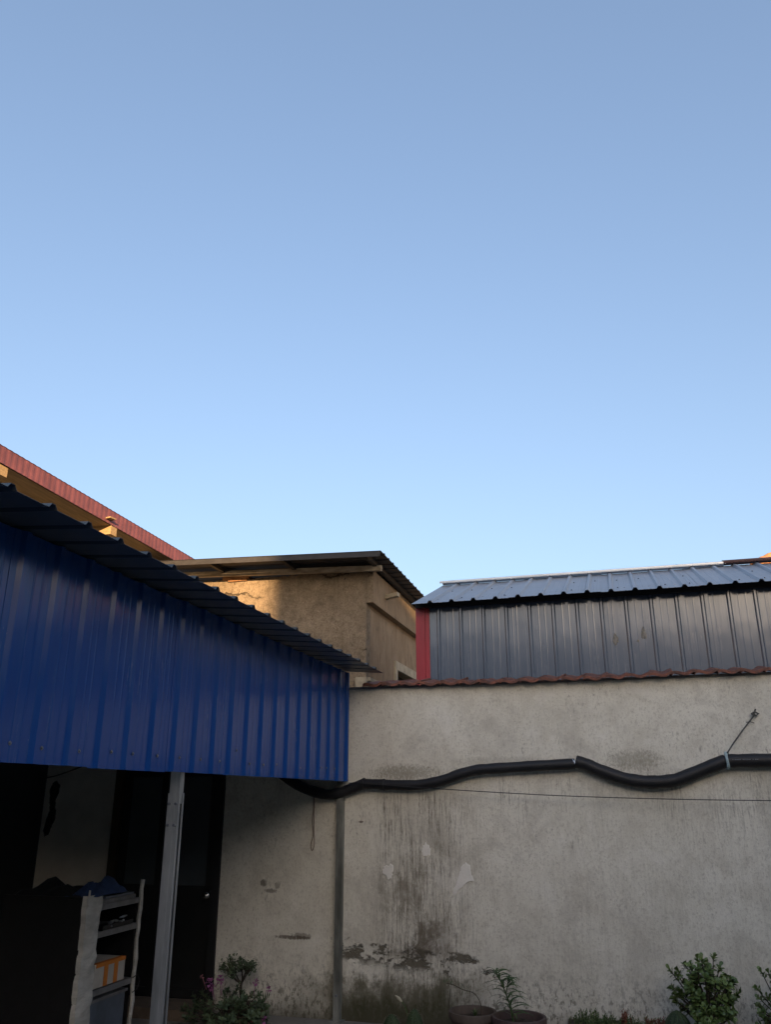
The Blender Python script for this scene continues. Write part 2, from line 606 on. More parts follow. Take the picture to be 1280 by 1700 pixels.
M['bark'] = simple('grey_brown_bark', (.075, .058, .04), .9, .4, 14, (1, 1, .4), bump=.006)


def m_leaf(name, a, b, rough=.45):
    g = G(name)
    n = g.noise(9, detail=3)
    f = g.noise(55, detail=2, off=(3, 1, 2))
    c = g.mix(g.sm(n, .35, .65), a, b)
    c = g.mix(g.mul(g.sm(f, .5, .8), .35), c, tuple(min(1, k * 1.7) for k in b))
    return g.fin(c, rough, None, 0, .4)


M['jade'] = m_leaf('jade_leaf', (.065, .108, .028), (.145, .205, .062), .38)
M['geranium'] = m_leaf('shrub_leaf', (.050, .080, .040), (.10, .14, .068), .55)
M['lance'] = m_leaf('lance_leaf', (.035, .075, .022), (.065, .12, .035), .45)
M['cactus'] = m_leaf('cactus_skin', (.022, .042, .018), (.045, .070, .026), .7)
M['succ'] = m_leaf('green_succulent', (.05, .085, .025), (.11, .14, .05), .5)
M['succred'] = m_leaf('red_succulent', (.13, .04, .022), (.20, .07, .035), .5)
M['petal'] = simple('magenta_petal', (.42, .14, .32), .7, .4, 30, bump=0)
M['petalpale'] = simple('pale_pink_petal', (.50, .20, .22), .7, .3, 30, bump=0)
M['bud'] = simple('cream_bud', (.50, .46, .32), .7, .3, 30, bump=0)
M['thorn'] = simple('pale_spines', (.22, .20, .15), .8, .2, 30, bump=0)


def m_ground():
    g = G('yard_concrete')
    n = g.noise(.8, detail=6)
    f = g.noise(18, detail=6, rough=.7)
    c = g.mix(g.sm(n, .3, .7), (.17, .155, .13), (.25, .235, .205))
    c = g.mix(g.mul(g.sm(f, .5, .75), .5), c, (.10, .09, .07))
    return g.fin(c, .93, g.bump(f, .01), 0, .25)


M['ground'] = m_ground()

# ================================================================== SETTING
gm = MB().add([(-400, -400, 0), (400, -400, 0), (400, 400, 0), (-400, 400, 0)], [(0, 1, 2, 3)])
struct(gm.build('ground', M['ground']))

YW = 7.728                      # face of the long yard wall
XD = -3.86                      # where the yard wall meets the door frame

# ---- long plastered wall with tile coping
wall = thing('boundary_wall', 'long stained grey plaster wall with a row of red tiles along its top', 'wall', (0, YW, 0))
wb = MB()
nx, nz = 90, 30
x0, x1, zt = XD, 7.0, 2.845
for side in (0, 1):
    b = len(wb.v)
    for j in range(nz + 1):
        for i in range(nx + 1):
            wob = .004 * math.sin(i * .7 + j * .31) * math.sin(j * .5 + i * .23) + random.uniform(-.0008, .0008)
            wb.v.append((x0 + (x1 - x0) * i / nx, YW + (wob if side == 0 else .24), zt * j / nz))
    for j in range(nz):
        for i in range(nx):
            a = b + j * (nx + 1) + i
            q = (a, a + 1, a + nx + 2, a + nx + 1)
            wb.f.append(q if side == 0 else q[::-1])
wb.build('plaster', M['plaster'], wall, smooth=True)
MB().box((x0, YW - .012, zt - .012), (x1, YW + .22, zt + .010), .0).build('wall_cap', M['mortar'], wall)
# coping tiles, each one an object
PT = .190


def tile_mesh(k):
    random.seed(40 + k)
    prof = [(0, .002), (.010, .014), (.035, .019), (.060, .013), (.085, .003), (.110, -.003), (.140, .002), (.165, .014), (.186, .021), (.203, .020)]
    prof = [(s, h + random.uniform(-.002, .002)) for s, h in prof]
    m = MB().sheet(prof, (0, -.085 + random.uniform(-.008, .008), .012), (1, 0, random.uniform(-.02, .02)), (0, .18, 1), (0, .43, .07), .026, 2)
    return m


tile_src = []
for k in range(6):
    o = tile_mesh(k).build('coping_tile', M['tile'], wall, smooth='angle', origin=(0, 0, 0))
    tile_src.append(o)
random.seed(11)
i = 0
xx = -2.42
while xx < x1:
    z = zt + .004 + random.uniform(-.003, .003) + .008 * math.sin(xx * 1.7)
    if i < 6:
        o = tile_src[i]
        o.location = Vector((xx, YW, z)) - wloc(wall)
    else:
        o = inst(tile_src[random.randrange(6)], 'coping_tile', (xx, YW, z), wall)
    o.rotation_euler = (random.uniform(-.03, .03), random.uniform(-.025, .025), random.uniform(-.03, .03))
    xx += PT
    i += 1


def blob(mat, name, cx, cz, rx, rz, parent, y, seed, pts=None, thick=.002, label=None):
    """an irregular smear of filler / soot lying on a wall"""
    random.seed(seed)
    if pts is None:
        N = 26
        pts = []
        for k in range(N):
            a = 2 * math.pi * k / N
            r = 1 + random.uniform(-.22, .22) + .15 * math.sin(3 * a + seed)
            pts.append((cx + rx * r * math.cos(a), cz + rz * r * math.sin(a)))
    else:
        q = []
        for k in range(len(pts)):
            p, r_ = Vector(pts[k]), Vector(pts[(k + 1) % len(pts)])
            for t in (0, .25, .5, .75):
                v = p.lerp(r_, t)
                q.append((v.x + random.uniform(-.006, .006), v.y + random.uniform(-.006, .006)))
        pts = q
        cx = sum(p[0] for p in pts) / len(pts)
        cz = sum(p[1] for p in pts) / len(pts)
    m = MB()
    n = len(pts)
    vs = [(px, y + .001, pz) for px, pz in pts] + [(cx + (px - cx) * .9, y - thick, cz + (pz - cz) * .9) for px, pz in pts] + [(cx, y - thick, cz)]
    fs = []
    for k in range(n):
        j = (k + 1) % n
        fs += [(k, j, n + j, n + k), (n + k, n + j, 2 * n)]
    m.add(vs, fs)
    o = m.build(name, mat, parent)
    if label:
        o['label'] = label
    return o


blob(M['patch'], 'filler_patch', -1.83, 1.385, .042, .055, wall, YW - .0055, 3, label='round pale filler patch scratched with a comb')
blob(M['patch'], 'filler_patch', -2.19, 1.20, .052, .058, wall, YW - .0055, 5, label='small pale filler patch beside the run marks')
blob(M['patch'], 'filler_patch', 0, 0, 0, 0, wall, YW - .0055, 8, [(-1.47, 1.29), (-1.435, 1.27), (-1.42, 1.19), (-1.40, 1.14), (-1.47, 1.13), (-1.56, 1.04), (-1.62, .985), (-1.60, 1.03), (-1.545, 1.16), (-1.52, 1.25)], label='long slanting pale filler patch')

# ---- back room under the porch: plaster, door, dark side wall
room = thing('porch_room', 'dark back room with plaster wall and door frame under the blue canopy', 'building', (-5, YW, 0))
MB().box((-5.96, YW, 0), (-5.1, YW + .24, 3.0)).build('plaster_wall', M['innerwall'], room)
MB().box((-5.1, YW + .002, 2.22), (XD, YW + .24, 3.0)).build('lintel', M['innerwall'], room)
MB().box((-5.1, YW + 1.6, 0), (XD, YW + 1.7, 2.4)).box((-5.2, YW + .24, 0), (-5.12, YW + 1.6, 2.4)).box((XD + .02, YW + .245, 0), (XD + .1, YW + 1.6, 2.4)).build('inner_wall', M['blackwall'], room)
fr = MB()
fr.box((-5.1, YW - .02, 0), (-5.02, YW + .12, 2.22))
fr.box((-5.02, YW - .018, 2.14), (XD - .08, YW + .12, 2.218))
fb = fr.build('door_frame', M['brownframe'], room)
MB().box((XD - .08, YW - .021, 0), (XD, YW + .12, 2.22)).build('door_jamb', M['darkdoor'], room)
for (a, b, lab) in ((-5.015, -4.50, 'left leaf with a tall dark glass pane'), (-4.46, XD - .083, 'right leaf with a round steel knob')):
    lf = MB()
    yy = YW + .03
    st = .085
    lf.box((a, yy, .03), (a + st, yy + .04, 2.13)).box((b - st, yy, .03), (b, yy + .04, 2.13))
    lf.box((a + st, yy + .001, 2.03), (b - st, yy + .039, 2.129)).box((a + st, yy + .001, .93), (b - st, yy + .039, 1.03)).box((a + st, yy + .001, .031), (b - st, yy + .039, .15))
    lf.box((a + st, yy + .012, .15), (b - st, yy + .03, .93))
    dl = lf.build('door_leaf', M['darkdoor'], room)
    dl['label'] = lab
    g = MB().box((a + st, yy + .014, 1.03), (b - st, yy + .02, 2.03)).build('glass_pane', None, dl)
    g.data.materials.append(simple('dark_backed_glass', (.085, .10, .11), .22, .2, 2, bump=0))  # opaque pane; the dark room behind it is put into the colour
    if b > -4.2:
        MB().lathe([(0, 0), (.026, 0), (.028, .008), (.012, .012), (.012, .035), (.022, .042), (.028, .055), (.022, .068), (0, .072)], (0, 0, 0), 16).build('tmp', None)
        kn = bpy.data.objects['tmp']
        kn.name = 'door_knob'
        kn.data.name = 'door_knob'
        kn.data.materials.append(M['chrome'])
        kn.parent = dl
        kn.rotation_euler = (R(90), 0, 0)
        kn.scale = (1.35, 1.35, 1.2)
        kn.location = Vector((b - .035, yy, .955)) - wloc(dl)
        kn.data.polygons.foreach_set('use_smooth', [True] * len(kn.data.polygons))
MB().box((-4.485, YW + .025, .05), (-4.475, YW + .035, 2.1)).build('cover_strip', M['shelfgrey'], room)
MB().box((-5.15, YW - .42, 0), (-3.83, YW - .02, .085), .006).build('door_step', simple('worn_brown_step', (.16, .12, .085), .9, .4, 7), room)
blob(M['soot'], 'soot_mark', 0, 0, 0, 0, room, YW, 4, [(-5.87, 1.99), (-5.82, 2.01), (-5.775, 1.96), (-5.78, 1.89), (-5.81, 1.82), (-5.805, 1.74), (-5.78, 1.70), (-5.79, 1.60), (-5.82, 1.54), (-5.84, 1.46), (-5.89, 1.44), (-5.915, 1.50), (-5.89, 1.62), (-5.865, 1.72), (-5.88, 1.80), (-5.895, 1.90)], .002)

# ---- red-roofed house on the left
house = thing('red_roofed_house', 'house with faded red roof edge and tan soffit above the canopy', 'house', (-6, 4, 0))
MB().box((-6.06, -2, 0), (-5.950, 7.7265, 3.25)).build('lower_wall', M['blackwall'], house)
MB().box((-10.5, -1.98, 0), (-7.10, 11.2, 5.15)).build('upper_wall', M['cladwall'], house)
FT = lambda y: -.024 * (y - 6.6)                # the eave runs slightly downhill towards the back
MB().add([(x, y, z + FT(y)) for z in (5.237, 5.262) for y in (-2.2, 11.3) for x in (-7.11, -6.245)], [(0, 2, 3, 1), (4, 5, 7, 6), (0, 1, 5, 4), (2, 6, 7, 3), (0, 4, 6, 2), (1, 3, 7, 5)]).build('soffit', M['soffit'], house)
for k in range(7):
    yy = 6.72 + 2.06 * (k - 4)
    if -2 < yy < 11.2:
        MB().bar((-7.12, yy, 5.178 + FT(yy)), (-6.235 + random.uniform(-.01, .01), yy, 5.178 + FT(yy)), .13, .115).build('rafter', M['timber'], house)
pf = []
s = 0
while s < 13.6:
    pf += [(s, 0), (s + .022, .003), (s + .050, .003), (s + .072, 0)]
    s += .094
MB().sheet(pf, (-6.22, -2.3, 5.237 + FT(-2.3)), (0, 1, -.024), (1, 0, 0), (.0, 0, .186), .002).build('eave_fascia', M['redroof'], house)
MB().sheet(pf, (-6.212, -2.3, 5.426 + FT(-2.3)), (0, 1, -.024), (.25, 0, 1), (-2.6, 0, .75), .002).build('roof_sheet', M['redroof'], house)
MB().sheet(pf, (-11.4, -2.3, 5.426 + FT(-2.3)), (0, 1, -.024), (-.25, 0, 1), (2.6, 0, .75), .002).build('roof_sheet', M['redroof'], house)
MB().obox((-6.185, 8.63, 5.275 + FT(8.63) * .6), (.035, 0, .004), (0, .065, .004), (0, 0, .009)).build('batten_end', M['timber'], house)

# ---- blue-fronted porch canopy
XF = -2.59
porch = thing('porch_canopy', 'lean-to canopy with deep blue ribbed metal front on steel posts', 'canopy', (XF, 4.6, 0))
FP = .2455
zb, ztp = 1.975, 2.99
y = 7.72
yedge = []
rib_y = [3.483 + FP * k for k in range(-11, 18)]
# sheets of three ribs, lapped
k = 0
while k < len(rib_y):
    grp = rib_y[k:k + 3]
    y0 = grp[0] - .075
    y1 = grp[-1] + FP - .072
    if k + 3 >= len(rib_y):
        y1 = 7.715
    jz = random.uniform(-.004, .004)
    off = .0022 * (1 + (k // 3) % 2)
    pr = ribs(len(grp), FP, (.066), .030, .019, grp[0] - y0, .0013, y1 - y0)
    MB().sheet(pr, (XF + off, y0, zb + jz), (0, 1, 0), (1, 0, 0), (0, 0, ztp - zb), .0014, 1).build('fascia_sheet', M['blue'], porch)
    k += 3
# screws
sc = MB().lathe([(0, .007), (.004, .007), (.006, .004), (.006, .001), (.010, .001), (.010, 0)], (0, 0, 0), 8)
sc0 = None
for (yy, zz) in [(2.60, 2.06), (2.83, 2.055), (3.08, 2.06), (3.24, 2.05), (3.57, 2.05), (3.84, 2.06), (4.04, 2.06), (4.29, 2.06), (4.54, 2.06), (4.80, 2.06), (5.06, 2.06), (5.30, 2.14), (5.52, 2.06), (5.76, 2.06), (6.00, 2.07), (6.47, 2.06), (6.93, 2.08), (7.12, 2.08), (7.33, 2.08)]:
    # keep off the ribs
    dlt = min(((yy - r) for r in rib_y), key=abs)
    if abs(dlt) < .05:
        yy += (.055 - abs(dlt)) * (1 if dlt >= 0 else -1)
    p = (XF + .006, yy, zz)
    if sc0 is None:
        sc0 = sc.build('screw', M['screw'], porch, origin=(0, 0, 0))
        sc0.location = Vector(p) - wloc(porch)
    else:
        o = inst(sc0, 'screw', p, porch)
    bpy.data.objects[sc0.name].rotation_euler = (0, R(90), 0)
    if p != (XF + .006, 2.60, 2.06):
        o.rotation_euler = (0, R(90), 0)
# roof sheets: ribs run out over the yard and fall a little
RP = .2475
edge = Vector((.385, 0, -.012))
back = Vector((-3.76, 0, .30))
Yt = 7.665
k = 0
ys = [3.19 + RP * j for j in range(-8, 18)]
nrib = len(ys)
while k < nrib:
    grp = ys[k:k + 3]
    y0 = grp[0] - .045
    y1 = grp[-1] + RP - .043 if k + 3 < nrib else Yt
    o_ = Vector((-2.215, y0, 2.972 + random.uniform(-.003, .003) + .0016 * ((k // 3) % 2)))
    pr = ribs(len(grp), RP, .054, .022, .021, grp[0] - y0, .0, y1 - y0)
    MB().sheet(pr, o_, (0, 1, 0), (0, 0, 1), back, .0014, 1).build('roof_sheet', M['porchroof'], porch)
    k += 3
for xx, zz in ((-2.66, 2.94), (-4.2, 3.07), (-5.7, 3.19)):
    MB().box((xx - .03, 1.3, zz - .05), (xx + .02, 7.1, zz + .04)).build('purlin', M['darksteel'], porch)
MB().box((-2.64, 1.3, 1.985), (-2.597, 7.70, 2.035)).build('lower_rail', M['darksteel'], porch)
# slotted post in the middle: tube above, C-channel below
post = MB()
py, pxx = 4.66, -2.655
w2 = .036
post.box((pxx - w2, py - .030, 0), (pxx - w2 + .003, py + .030, 1.86))          # web
post.box((pxx - w2 + .003, py - .030, 0), (pxx + w2, py - .027, 1.86))          # near flange
post.box((pxx - w2 + .003, py + .027, 0), (pxx + w2, py + .030, 1.86))
post.box((pxx + w2, py - .030, 0), (pxx + w2 + .003, py - .012, 1.86))          # lips
post.box((pxx + w2, py + .012, 0), (pxx + w2 + .003, py + .030, 1.86))
pst = post.build('post', M['galv'], porch)
pst['label'] = 'galvanised slotted steel post in the middle of the canopy'
MB().box((pxx - .012, py - .032, 0), (pxx + .012, py - .0302, 1.86)).build('stiffening_fold', M['galv'], pst)
MB().box((pxx - .032, py - .024, 1.80), (pxx + .034, py + .024, 2.5)).build('upper_tube', M['galv'], pst)
for zz in (1.68, 1.80):
    for dx in (-.022, .022):
        MB().tube([(pxx + dx, py - .030, zz), (pxx + dx, py - .042, zz)], .008, 8).build('bolt', M['screw'], pst)
post2 = MB().box((-2.670, YW - .075, 0), (-2.610, YW - .012, 1.98)).build('post', M['zincpaint'], porch)
post2['label'] = 'grey green steel post standing against the plaster wall'
MB().box((-2.652, YW - .079, 0), (-2.628, YW - .0752, 1.98)).build('stiffening_fold', M['zincpaint'], post2)
MB().box((-2.70, YW - .095, .0), (-2.58, YW - .004, .012)).build('foot_plate', M['zincpaint'], post2)
MB().tube([(-2.64, YW - .078, .205), (-2.64, YW - .09, .205)], .011, 8).build('bolt', M['screw'], post2)
c_ = MB().tube([(-5.9, 7.62, 2.02), (-5.7, 7.55, 2.045), (-5.5, 7.5, 2.09), (-5.2, 7.4, 2.16)], .006, 6).build('sagging_cable', M['cable'])
tag(c_, 'thin cable sagging in front of the soot mark under the canopy', 'cable')

# ---- concrete outbuilding behind the wall
YC, XR, XB = 10.5, -3.286, -3.188
conc = thing('concrete_outbuilding', 'brown pebble-faced concrete building with flat dark metal roof behind the canopy', 'building', (-4.5, YC, 0))
cb = MB()
# front wall, subdivided top edge slightly ragged
nx = 46
b = 0
vs, fs = [], []
for i in range(nx + 1):
    x = -6.15 + (XB + 6.15) * i / nx
    zt_ = 4.832 + (random.uniform(-.014, .010) if 0 < i < nx else 0)
    vs += [(x, YC, 4.366), (x, YC, zt_), (x, YC + .2, zt_)]
for i in range(nx):
    a = i * 3
    fs += [(a, a + 3, a + 4, a + 1), (a + 1, a + 4, a + 5, a + 2)]
cb.add(vs, fs)
cb.box((-6.15, YC, 0), (XR, YC + .2, 4.366))
cb.build('front_wall', M['pebble'], conc)
# projecting band on the right-hand side, then the recessed wall
bd = MB().box((XR - .15, YC + .201, 4.362), (XB, 14.4, 4.815)).box((XR + .002, YC + .004, 4.364), (XB - .002, YC + .205, 4.826))
bd.build('side_beam', M['render'], conc)
sw = MB()
WY0, WZ0, WZ1 = 12.02, 3.15, 3.655
sw.box((XR - .2, YC + .2, 0), (XR, WY0, 4.362)).box((XR - .2, WY0, WZ1), (XR, 14.4, 4.362)).box((XR - .2, WY0, 0), (XR, 14.4, WZ0))
sw.build('side_wall', M['render'], conc)
MB().box((-6.15, 14.2, 0), (XR - .2, 14.4, 4.8)).build('rear_wall', M['render'], conc)
wf = MB()
wf.box((XR + .001, WY0 - .10, WZ0), (XR + .035, WY0, WZ1 + .13)).box((XR + .001, WY0, WZ1), (XR + .034, 13.9, WZ1 + .128))
wn = wf.build('window_frame', M['creamtrim'], conc)
MB().box((XR - .16, WY0 + .01, WZ0), (XR - .15, 13.9, WZ1)).build('opening_black', M['soot'], wn)  # matte black sheet painting the darkness inside the opening, no soot there
MB().box((XR + .001, YC + .02, 3.30), (XR + .06, 11.93, 3.345)).build('ledge', M['creamtrim'], conc)
MB().box((-3.41, YC - .06, 3.20), (XR + .03, YC - .002, 3.345), .004).build('ledge_end', M['creamtrim'], conc)
# cream rail, bricks, purlins, roof
cr = MB().bar((-6.4, 10.42, 4.945), (-3.045, 10.42, 4.814), .055, .075).build('cream_rail', M['cream'], conc)
MB().box((-5.47, YC - .055, 4.828), (-5.07, YC + .15, 4.872), .010).build('brick', M['brick'], conc)
MB().box((-5.40, YC - .035, 4.795), (-5.10, YC + .14, 4.826), .008).build('brick', M['brick'], conc)
RZ = lambda x: 4.882 + .035 * (-2.904 - x) + .028
pr = []
s = 0
while s < 4.4:
    pr += [(s, 0), (s + .17, 0), (s + .185, .018), (s + .205, .018), (s + .22, 0)]
    s += .22
rs = MB()
rs.sheet(pr, (-2.904, 9.9, RZ(-2.904)), (0, 1, -.022), (0, 0, 1), (-3.7, 0, .13), .003)
rs.build('roof_sheet', M['darkroof'], conc)
MB().bar((-6.6, 9.912, RZ(-6.6) - .042), (-2.92, 9.912, RZ(-2.92) - .042), .012, .07).build('front_trim', M['darksteel'], conc)
for x in (-5.44, -4.33, -3.13):
    MB().bar((x, 9.94, RZ(x) - .046), (x, 14.1, RZ(x) - .11), .055, .055).build('purlin', M['darksteel'], conc)
MB().tube([(-3.10, 9.95, 4.80), (-3.02, 9.93, 4.79), (-2.96, 9.9, 4.81), (-2.93, 9.9, 4.86)], .004, 5).build('loose_wire', M['cable'], conc)
br = MB().obox((XB + .10, 11.12, 4.585), (.10, -.02, .012), (.005, .045, .0), (0, 0, .028))
br.build('wall_bracket', M['creamtrim'], conc)
MB().bar((-3.6, 10.46, 4.70), (-3.58, 10.46, 4.72), .01, .01).build('nail', M['darksteel'], conc)

# ---- grey shed
YS = 8.6
shed = thing('grey_shed', 'grey ribbed metal shed with red corner post rising behind the tiled wall', 'shed', (1, YS, 0))
SP = .2470
rx = [-1.86 + SP * k for k in range(24)]
k = 0
while k < len(rx):
    grp = rx[k:k + 4]
    a = grp[0] - .10 if k else -1.962
    b = grp[-1] + SP - .098
    pr = [(s, h) for s, h in ribs(len(grp), SP, .044, .018, .017, grp[0] - a, .0008, b - a)]
    MB().sheet(pr, (a, YS - .002 - .0016 * ((k // 4) % 2), 0), (1, 0, 0), (0, -1, 0), (0, 0, 3.885), .0014, 1).build('wall_sheet', M['grey'], shed)
    k += 4
MB().box((-2.113, YS - .024, 0), (-2.012, YS + .08, 3.80)).box((-2.010, YS - .016, 0), (-1.963, YS + .02, 3.80)).build('corner_post', M['red'], shed)
MB().box((-2.10, YS + .081, 0), (-2.06, 11.6, 3.8)).build('end_wall', M['grey'], shed)
EZ, EY, RYd, RZd = 3.800, 8.35, 10.0, 4.40
slope = Vector((0, RYd - EY, RZd - EZ))
nrm = Vector((0, -slope.z, slope.y)).normalized()
rr = [-1.90 + .2350 * k for k in range(26)]
k = 0
while k < len(rr):
    grp = rr[k:k + 4]
    a = grp[0] - .10 if k else -2.105
    b = grp[-1] + .235 - .098
    pr = ribs(len(grp), .235, .060, .026, .026, grp[0] - a, .0018, b - a)
    o_ = Vector((a, EY, EZ + .002 * ((k // 4) % 2) + random.uniform(-.002, .002)))
    MB().sheet(pr, o_, (1, 0, 0), nrm, slope, .0016, 1).build('roof_sheet', M['greyroof'], shed)
    for x in grp:
        for t in (.14, .55):
            if random.random() < .8:
                p = o_ + Vector((x - a + .07, 0, 0)) + slope * (t + random.uniform(-.02, .02)) + nrm * .003
                if 'roof_screw' not in bpy.data.objects:
                    so_ = MB().lathe([(0, .007), (.005, .007), (.006, .003), (.009, 0)], (0, 0, 0), 8).build('roof_screw', M['cable'], shed, origin=(0, 0, 0))
                    so_.location = p - wloc(shed)
                else:
                    so_ = inst(bpy.data.objects['roof_screw'], 'roof_screw', p, shed)
                so_.rotation_euler = (R(20), 0, 0)
    k += 4
MB().sheet([(0, 0), (6.0, 0)], (-2.105, 11.65, EZ), (1, 0, 0), (0, slope.z, slope.y), (0, -1.65, RZd - EZ), .002).build('rear_roof_sheet', M['greyroof'], shed)
MB().add([(-2.08, YS + .08, 3.80), (-2.08, 11.6, 3.80), (-2.08, 10.0, 4.36), (-2.04, YS + .08, 3.80), (-2.04, 11.6, 3.80), (-2.04, 10.0, 4.36)], [(0, 1, 2), (3, 5, 4), (0, 2, 5, 3), (1, 4, 5, 2)]).build('gable', M['grey'], shed)
MB().box((-2.10, YS - .075, 3.79), (3.8, YS - .035, 3.845)).build('eave_shade_bar', M['cable'], shed)  # black bar standing in for the deep shade under the eave
rc = MB().sheet([(-.115, -.026), (-.10, .0), (0, .030), (.10, 0)], (-2.115, RYd, RZd + .032), (0, 1, 0), (0, 0, 1), (3.41, 0, .0), .004)
rc.box((-2.115, RYd - .118, RZd + .010), (1.295, RYd - .114, RZd + .028))
rc.build('ridge_cap', M['whitecap'], shed)['label'] = 'pale zinc ridge strip'
rc = MB().sheet([(-.125, -.03), (-.11, .0), (0, .034), (.11, 0)], (1.27, RYd, RZd + .040), (0, 1, 0), (0, 0, 1), (2.6, 0, .0), .004)
rc.box((1.27, RYd - .128, RZd + .014), (3.87, RYd - .123, RZd + .036))
rc.build('ridge_cap', M['redcap'], shed)['label'] = 'dark red ridge cap'
blob(M['flake'], 'flaked_patch', -.02, 3.355, .03, .055, shed, YS - .006, 21, label='pale flaked patch on the left')
blob(M['flake'], 'flaked_patch', .26, 3.40, .022, .06, shed, YS - .006, 22, label='narrow pale flaked patch on the right')
blob(M['flake'], 'flaked_patch', .20, 3.33, .010, .014, shed, YS - .006, 23, label='tiny pale flaked dot')

# ---- far tiled house on the right edge
far = thing('tiled_house', 'distant house with sunlit orange tile ridge at the right edge', 'house', (9, 20, 0))
FY = 20
MB().box((3.9, FY + .3, 0), (13.6, FY + 7.7, 6.6)).build('wall', M['cladwall'], far)
hip = [(3.2, FY - .4, 6.72), (14.2, FY - .4, 6.72), (14.2, FY + 8.4, 6.72), (3.2, FY + 8.4, 6.72), (6.6, FY + 4, 9.0), (10.8, FY + 4, 9.0)]
MB().add(hip, [(0, 1, 5, 4), (1, 2, 5), (2, 3, 4, 5), (3, 0, 4), (3, 2, 1, 0)]).build('hip_roof', M['rooftile'], far)
hp0, hp1 = Vector(hip[0]), Vector(hip[4])
for k in range(16):
    p = hp0.lerp(hp1, k / 16)
    q = hp0.lerp(hp1, (k + 1.12) / 16)
    MB().tube([p + Vector((0, 0, .05)), q + Vector((0, 0, .11))], [.17, .135], 10).build('ridge_tile', M['rooftile'], far, smooth='angle')
# ---- unseen blocks behind and beside the viewer, shapes invented to shade the yard
nb = MB().box((-14, -30, 0), (9.75, -22.02, 9.2))
low_caster = nb
nb = MB()
FPR = [(9.45, -22), (24, -22), (24, -34), (18, -34)]
nb.add([(x, y, 0) for x, y in FPR] + [(x, y, 10.7) for x, y in FPR], [(0, 1, 2, 3), (7, 6, 5, 4), (0, 4, 5, 1), (1, 5, 6, 2), (2, 6, 7, 3), (3, 7, 4, 0)])
nb.box((-12, -7, 0), (9, -3, 2.9)).add([(-12.3, -2.6, 2.91), (9.3, -2.6, 2.91), (9.3, -7.4, 2.91), (-12.3, -7.4, 2.91), (-12.3, -5, 3.6), (9.3, -5, 3.6)], [(0, 1, 5, 4), (2, 3, 4, 5), (0, 4, 3), (1, 2, 5), (3, 2, 1, 0)])
nb.box((5.2, -2.9, 0), (9, 7.0, 4.8)).box((3.4, -6.9, 0), (9.1, -2.95, 4.81))  # unseen blocks added on the right to darken what the blue ribs reflect
struct(low_caster.build('shade_caster_row', simple('dark_shade_caster', (.10, .085, .07), .9, .3, 2)))
struct(nb.build('shade_caster_blocks', simple('pale_shade_caster', (.42, .35, .26), .9, .3, 2)))

# ================================================================== PIPES, CORDS
def smooth_path(pts, n=6):
    pts = [Vector(p) for p in pts]
    out = []
    for i in range(len(pts) - 1):
        p0 = pts[max(i - 1, 0)]; p1 = pts[i]; p2 = pts[i + 1]; p3 = pts[min(i + 2, len(pts) - 1)]
        for k in range(n):
            t = k / n
            out.append(.5 * ((2 * p1) + (p2 - p0) * t + (2 * p0 - 5 * p1 + 4 * p2 - p3) * t * t + (3 * p1 - p0 - 3 * p2 + p3) * t ** 3))
    out.append(pts[-1])
    return out


PY = YW - .068
pipe = thing('insulated_pipe', 'black foam insulated pipe sagging along the plaster wall', 'pipe', (-.4, PY, 2.05))
secs = [([(-3.34, PY, 2.12), (-3.168, PY, 2.00), (-2.979, PY, 1.908), (-2.794, PY, 1.862), (-2.66, PY - .005, 1.870), (-2.525, PY, 1.913), (-2.405, PY, 1.955)], .048),
        ([(-2.412, PY, 1.952), (-2.30, PY, 1.950), (-2.143, PY, 1.943), (-1.912, PY, 1.940), (-1.685, PY, 1.972), (-1.487, PY, 2.034), (-1.33, PY, 2.068), (-1.20, PY, 2.078), (-.964, PY, 2.090), (-.70, PY, 2.103), (-.462, PY, 2.112)], .047),
        ([(-.452, PY, 2.132), (-.36, PY, 2.105), (-.282, PY, 2.069), (-.086, PY, 1.995), (.06, PY, 1.965), (.185, PY, 1.957), (.30, PY, 1.963), (.408, PY, 1.985), (.609, PY, 2.061), (.785, PY, 2.126)], .055),
        ([(.780, PY, 2.122), (.92, PY, 2.124), (1.135, PY, 2.124), (1.5, PY, 2.13), (2.2, PY, 2.10), (3.2, PY, 2.12), (4.5, PY, 2.10)], .056)]
for pts, r in secs:
    path = smooth_path(pts, 6)
    n = len(path)
    rs = [r * (1 + .03 * math.sin(i * .9) + .015 * math.sin(i * 2.3)) for i in range(n)]
    rs[0] = r * .98
    MB().tube(path, rs, 18).build('foam_sleeve', M['rubber'], pipe, smooth='angle')
MB().tube([(-.4625, PY, 2.112), (-.448, PY, 2.128)], .046, 14).build('end_ring', M['whitecap'], pipe)
for xx, zz in ((-2.405, 1.955), (-2.21, 1.946)):
    MB().tube([(xx - .006, PY, zz), (xx + .006, PY, zz)], .0535, 18).build('tape_band', M['cable'], pipe)
random.seed(5)
mk = MB()
xx = .83
for wd in (.012, .030, .028, .026, .0, .034, .034, .03, .022, .0, .012, .022, .016):
    if wd:
        mk.box((xx, PY - .0592, 2.128), (xx + wd * .62, PY - .0560, 2.1345))
    xx += .0165 if wd else .012
stuff(mk.build('printed_line', simple('grey_print', (.14, .145, .16), .7, .3, 60, bump=0), pipe))

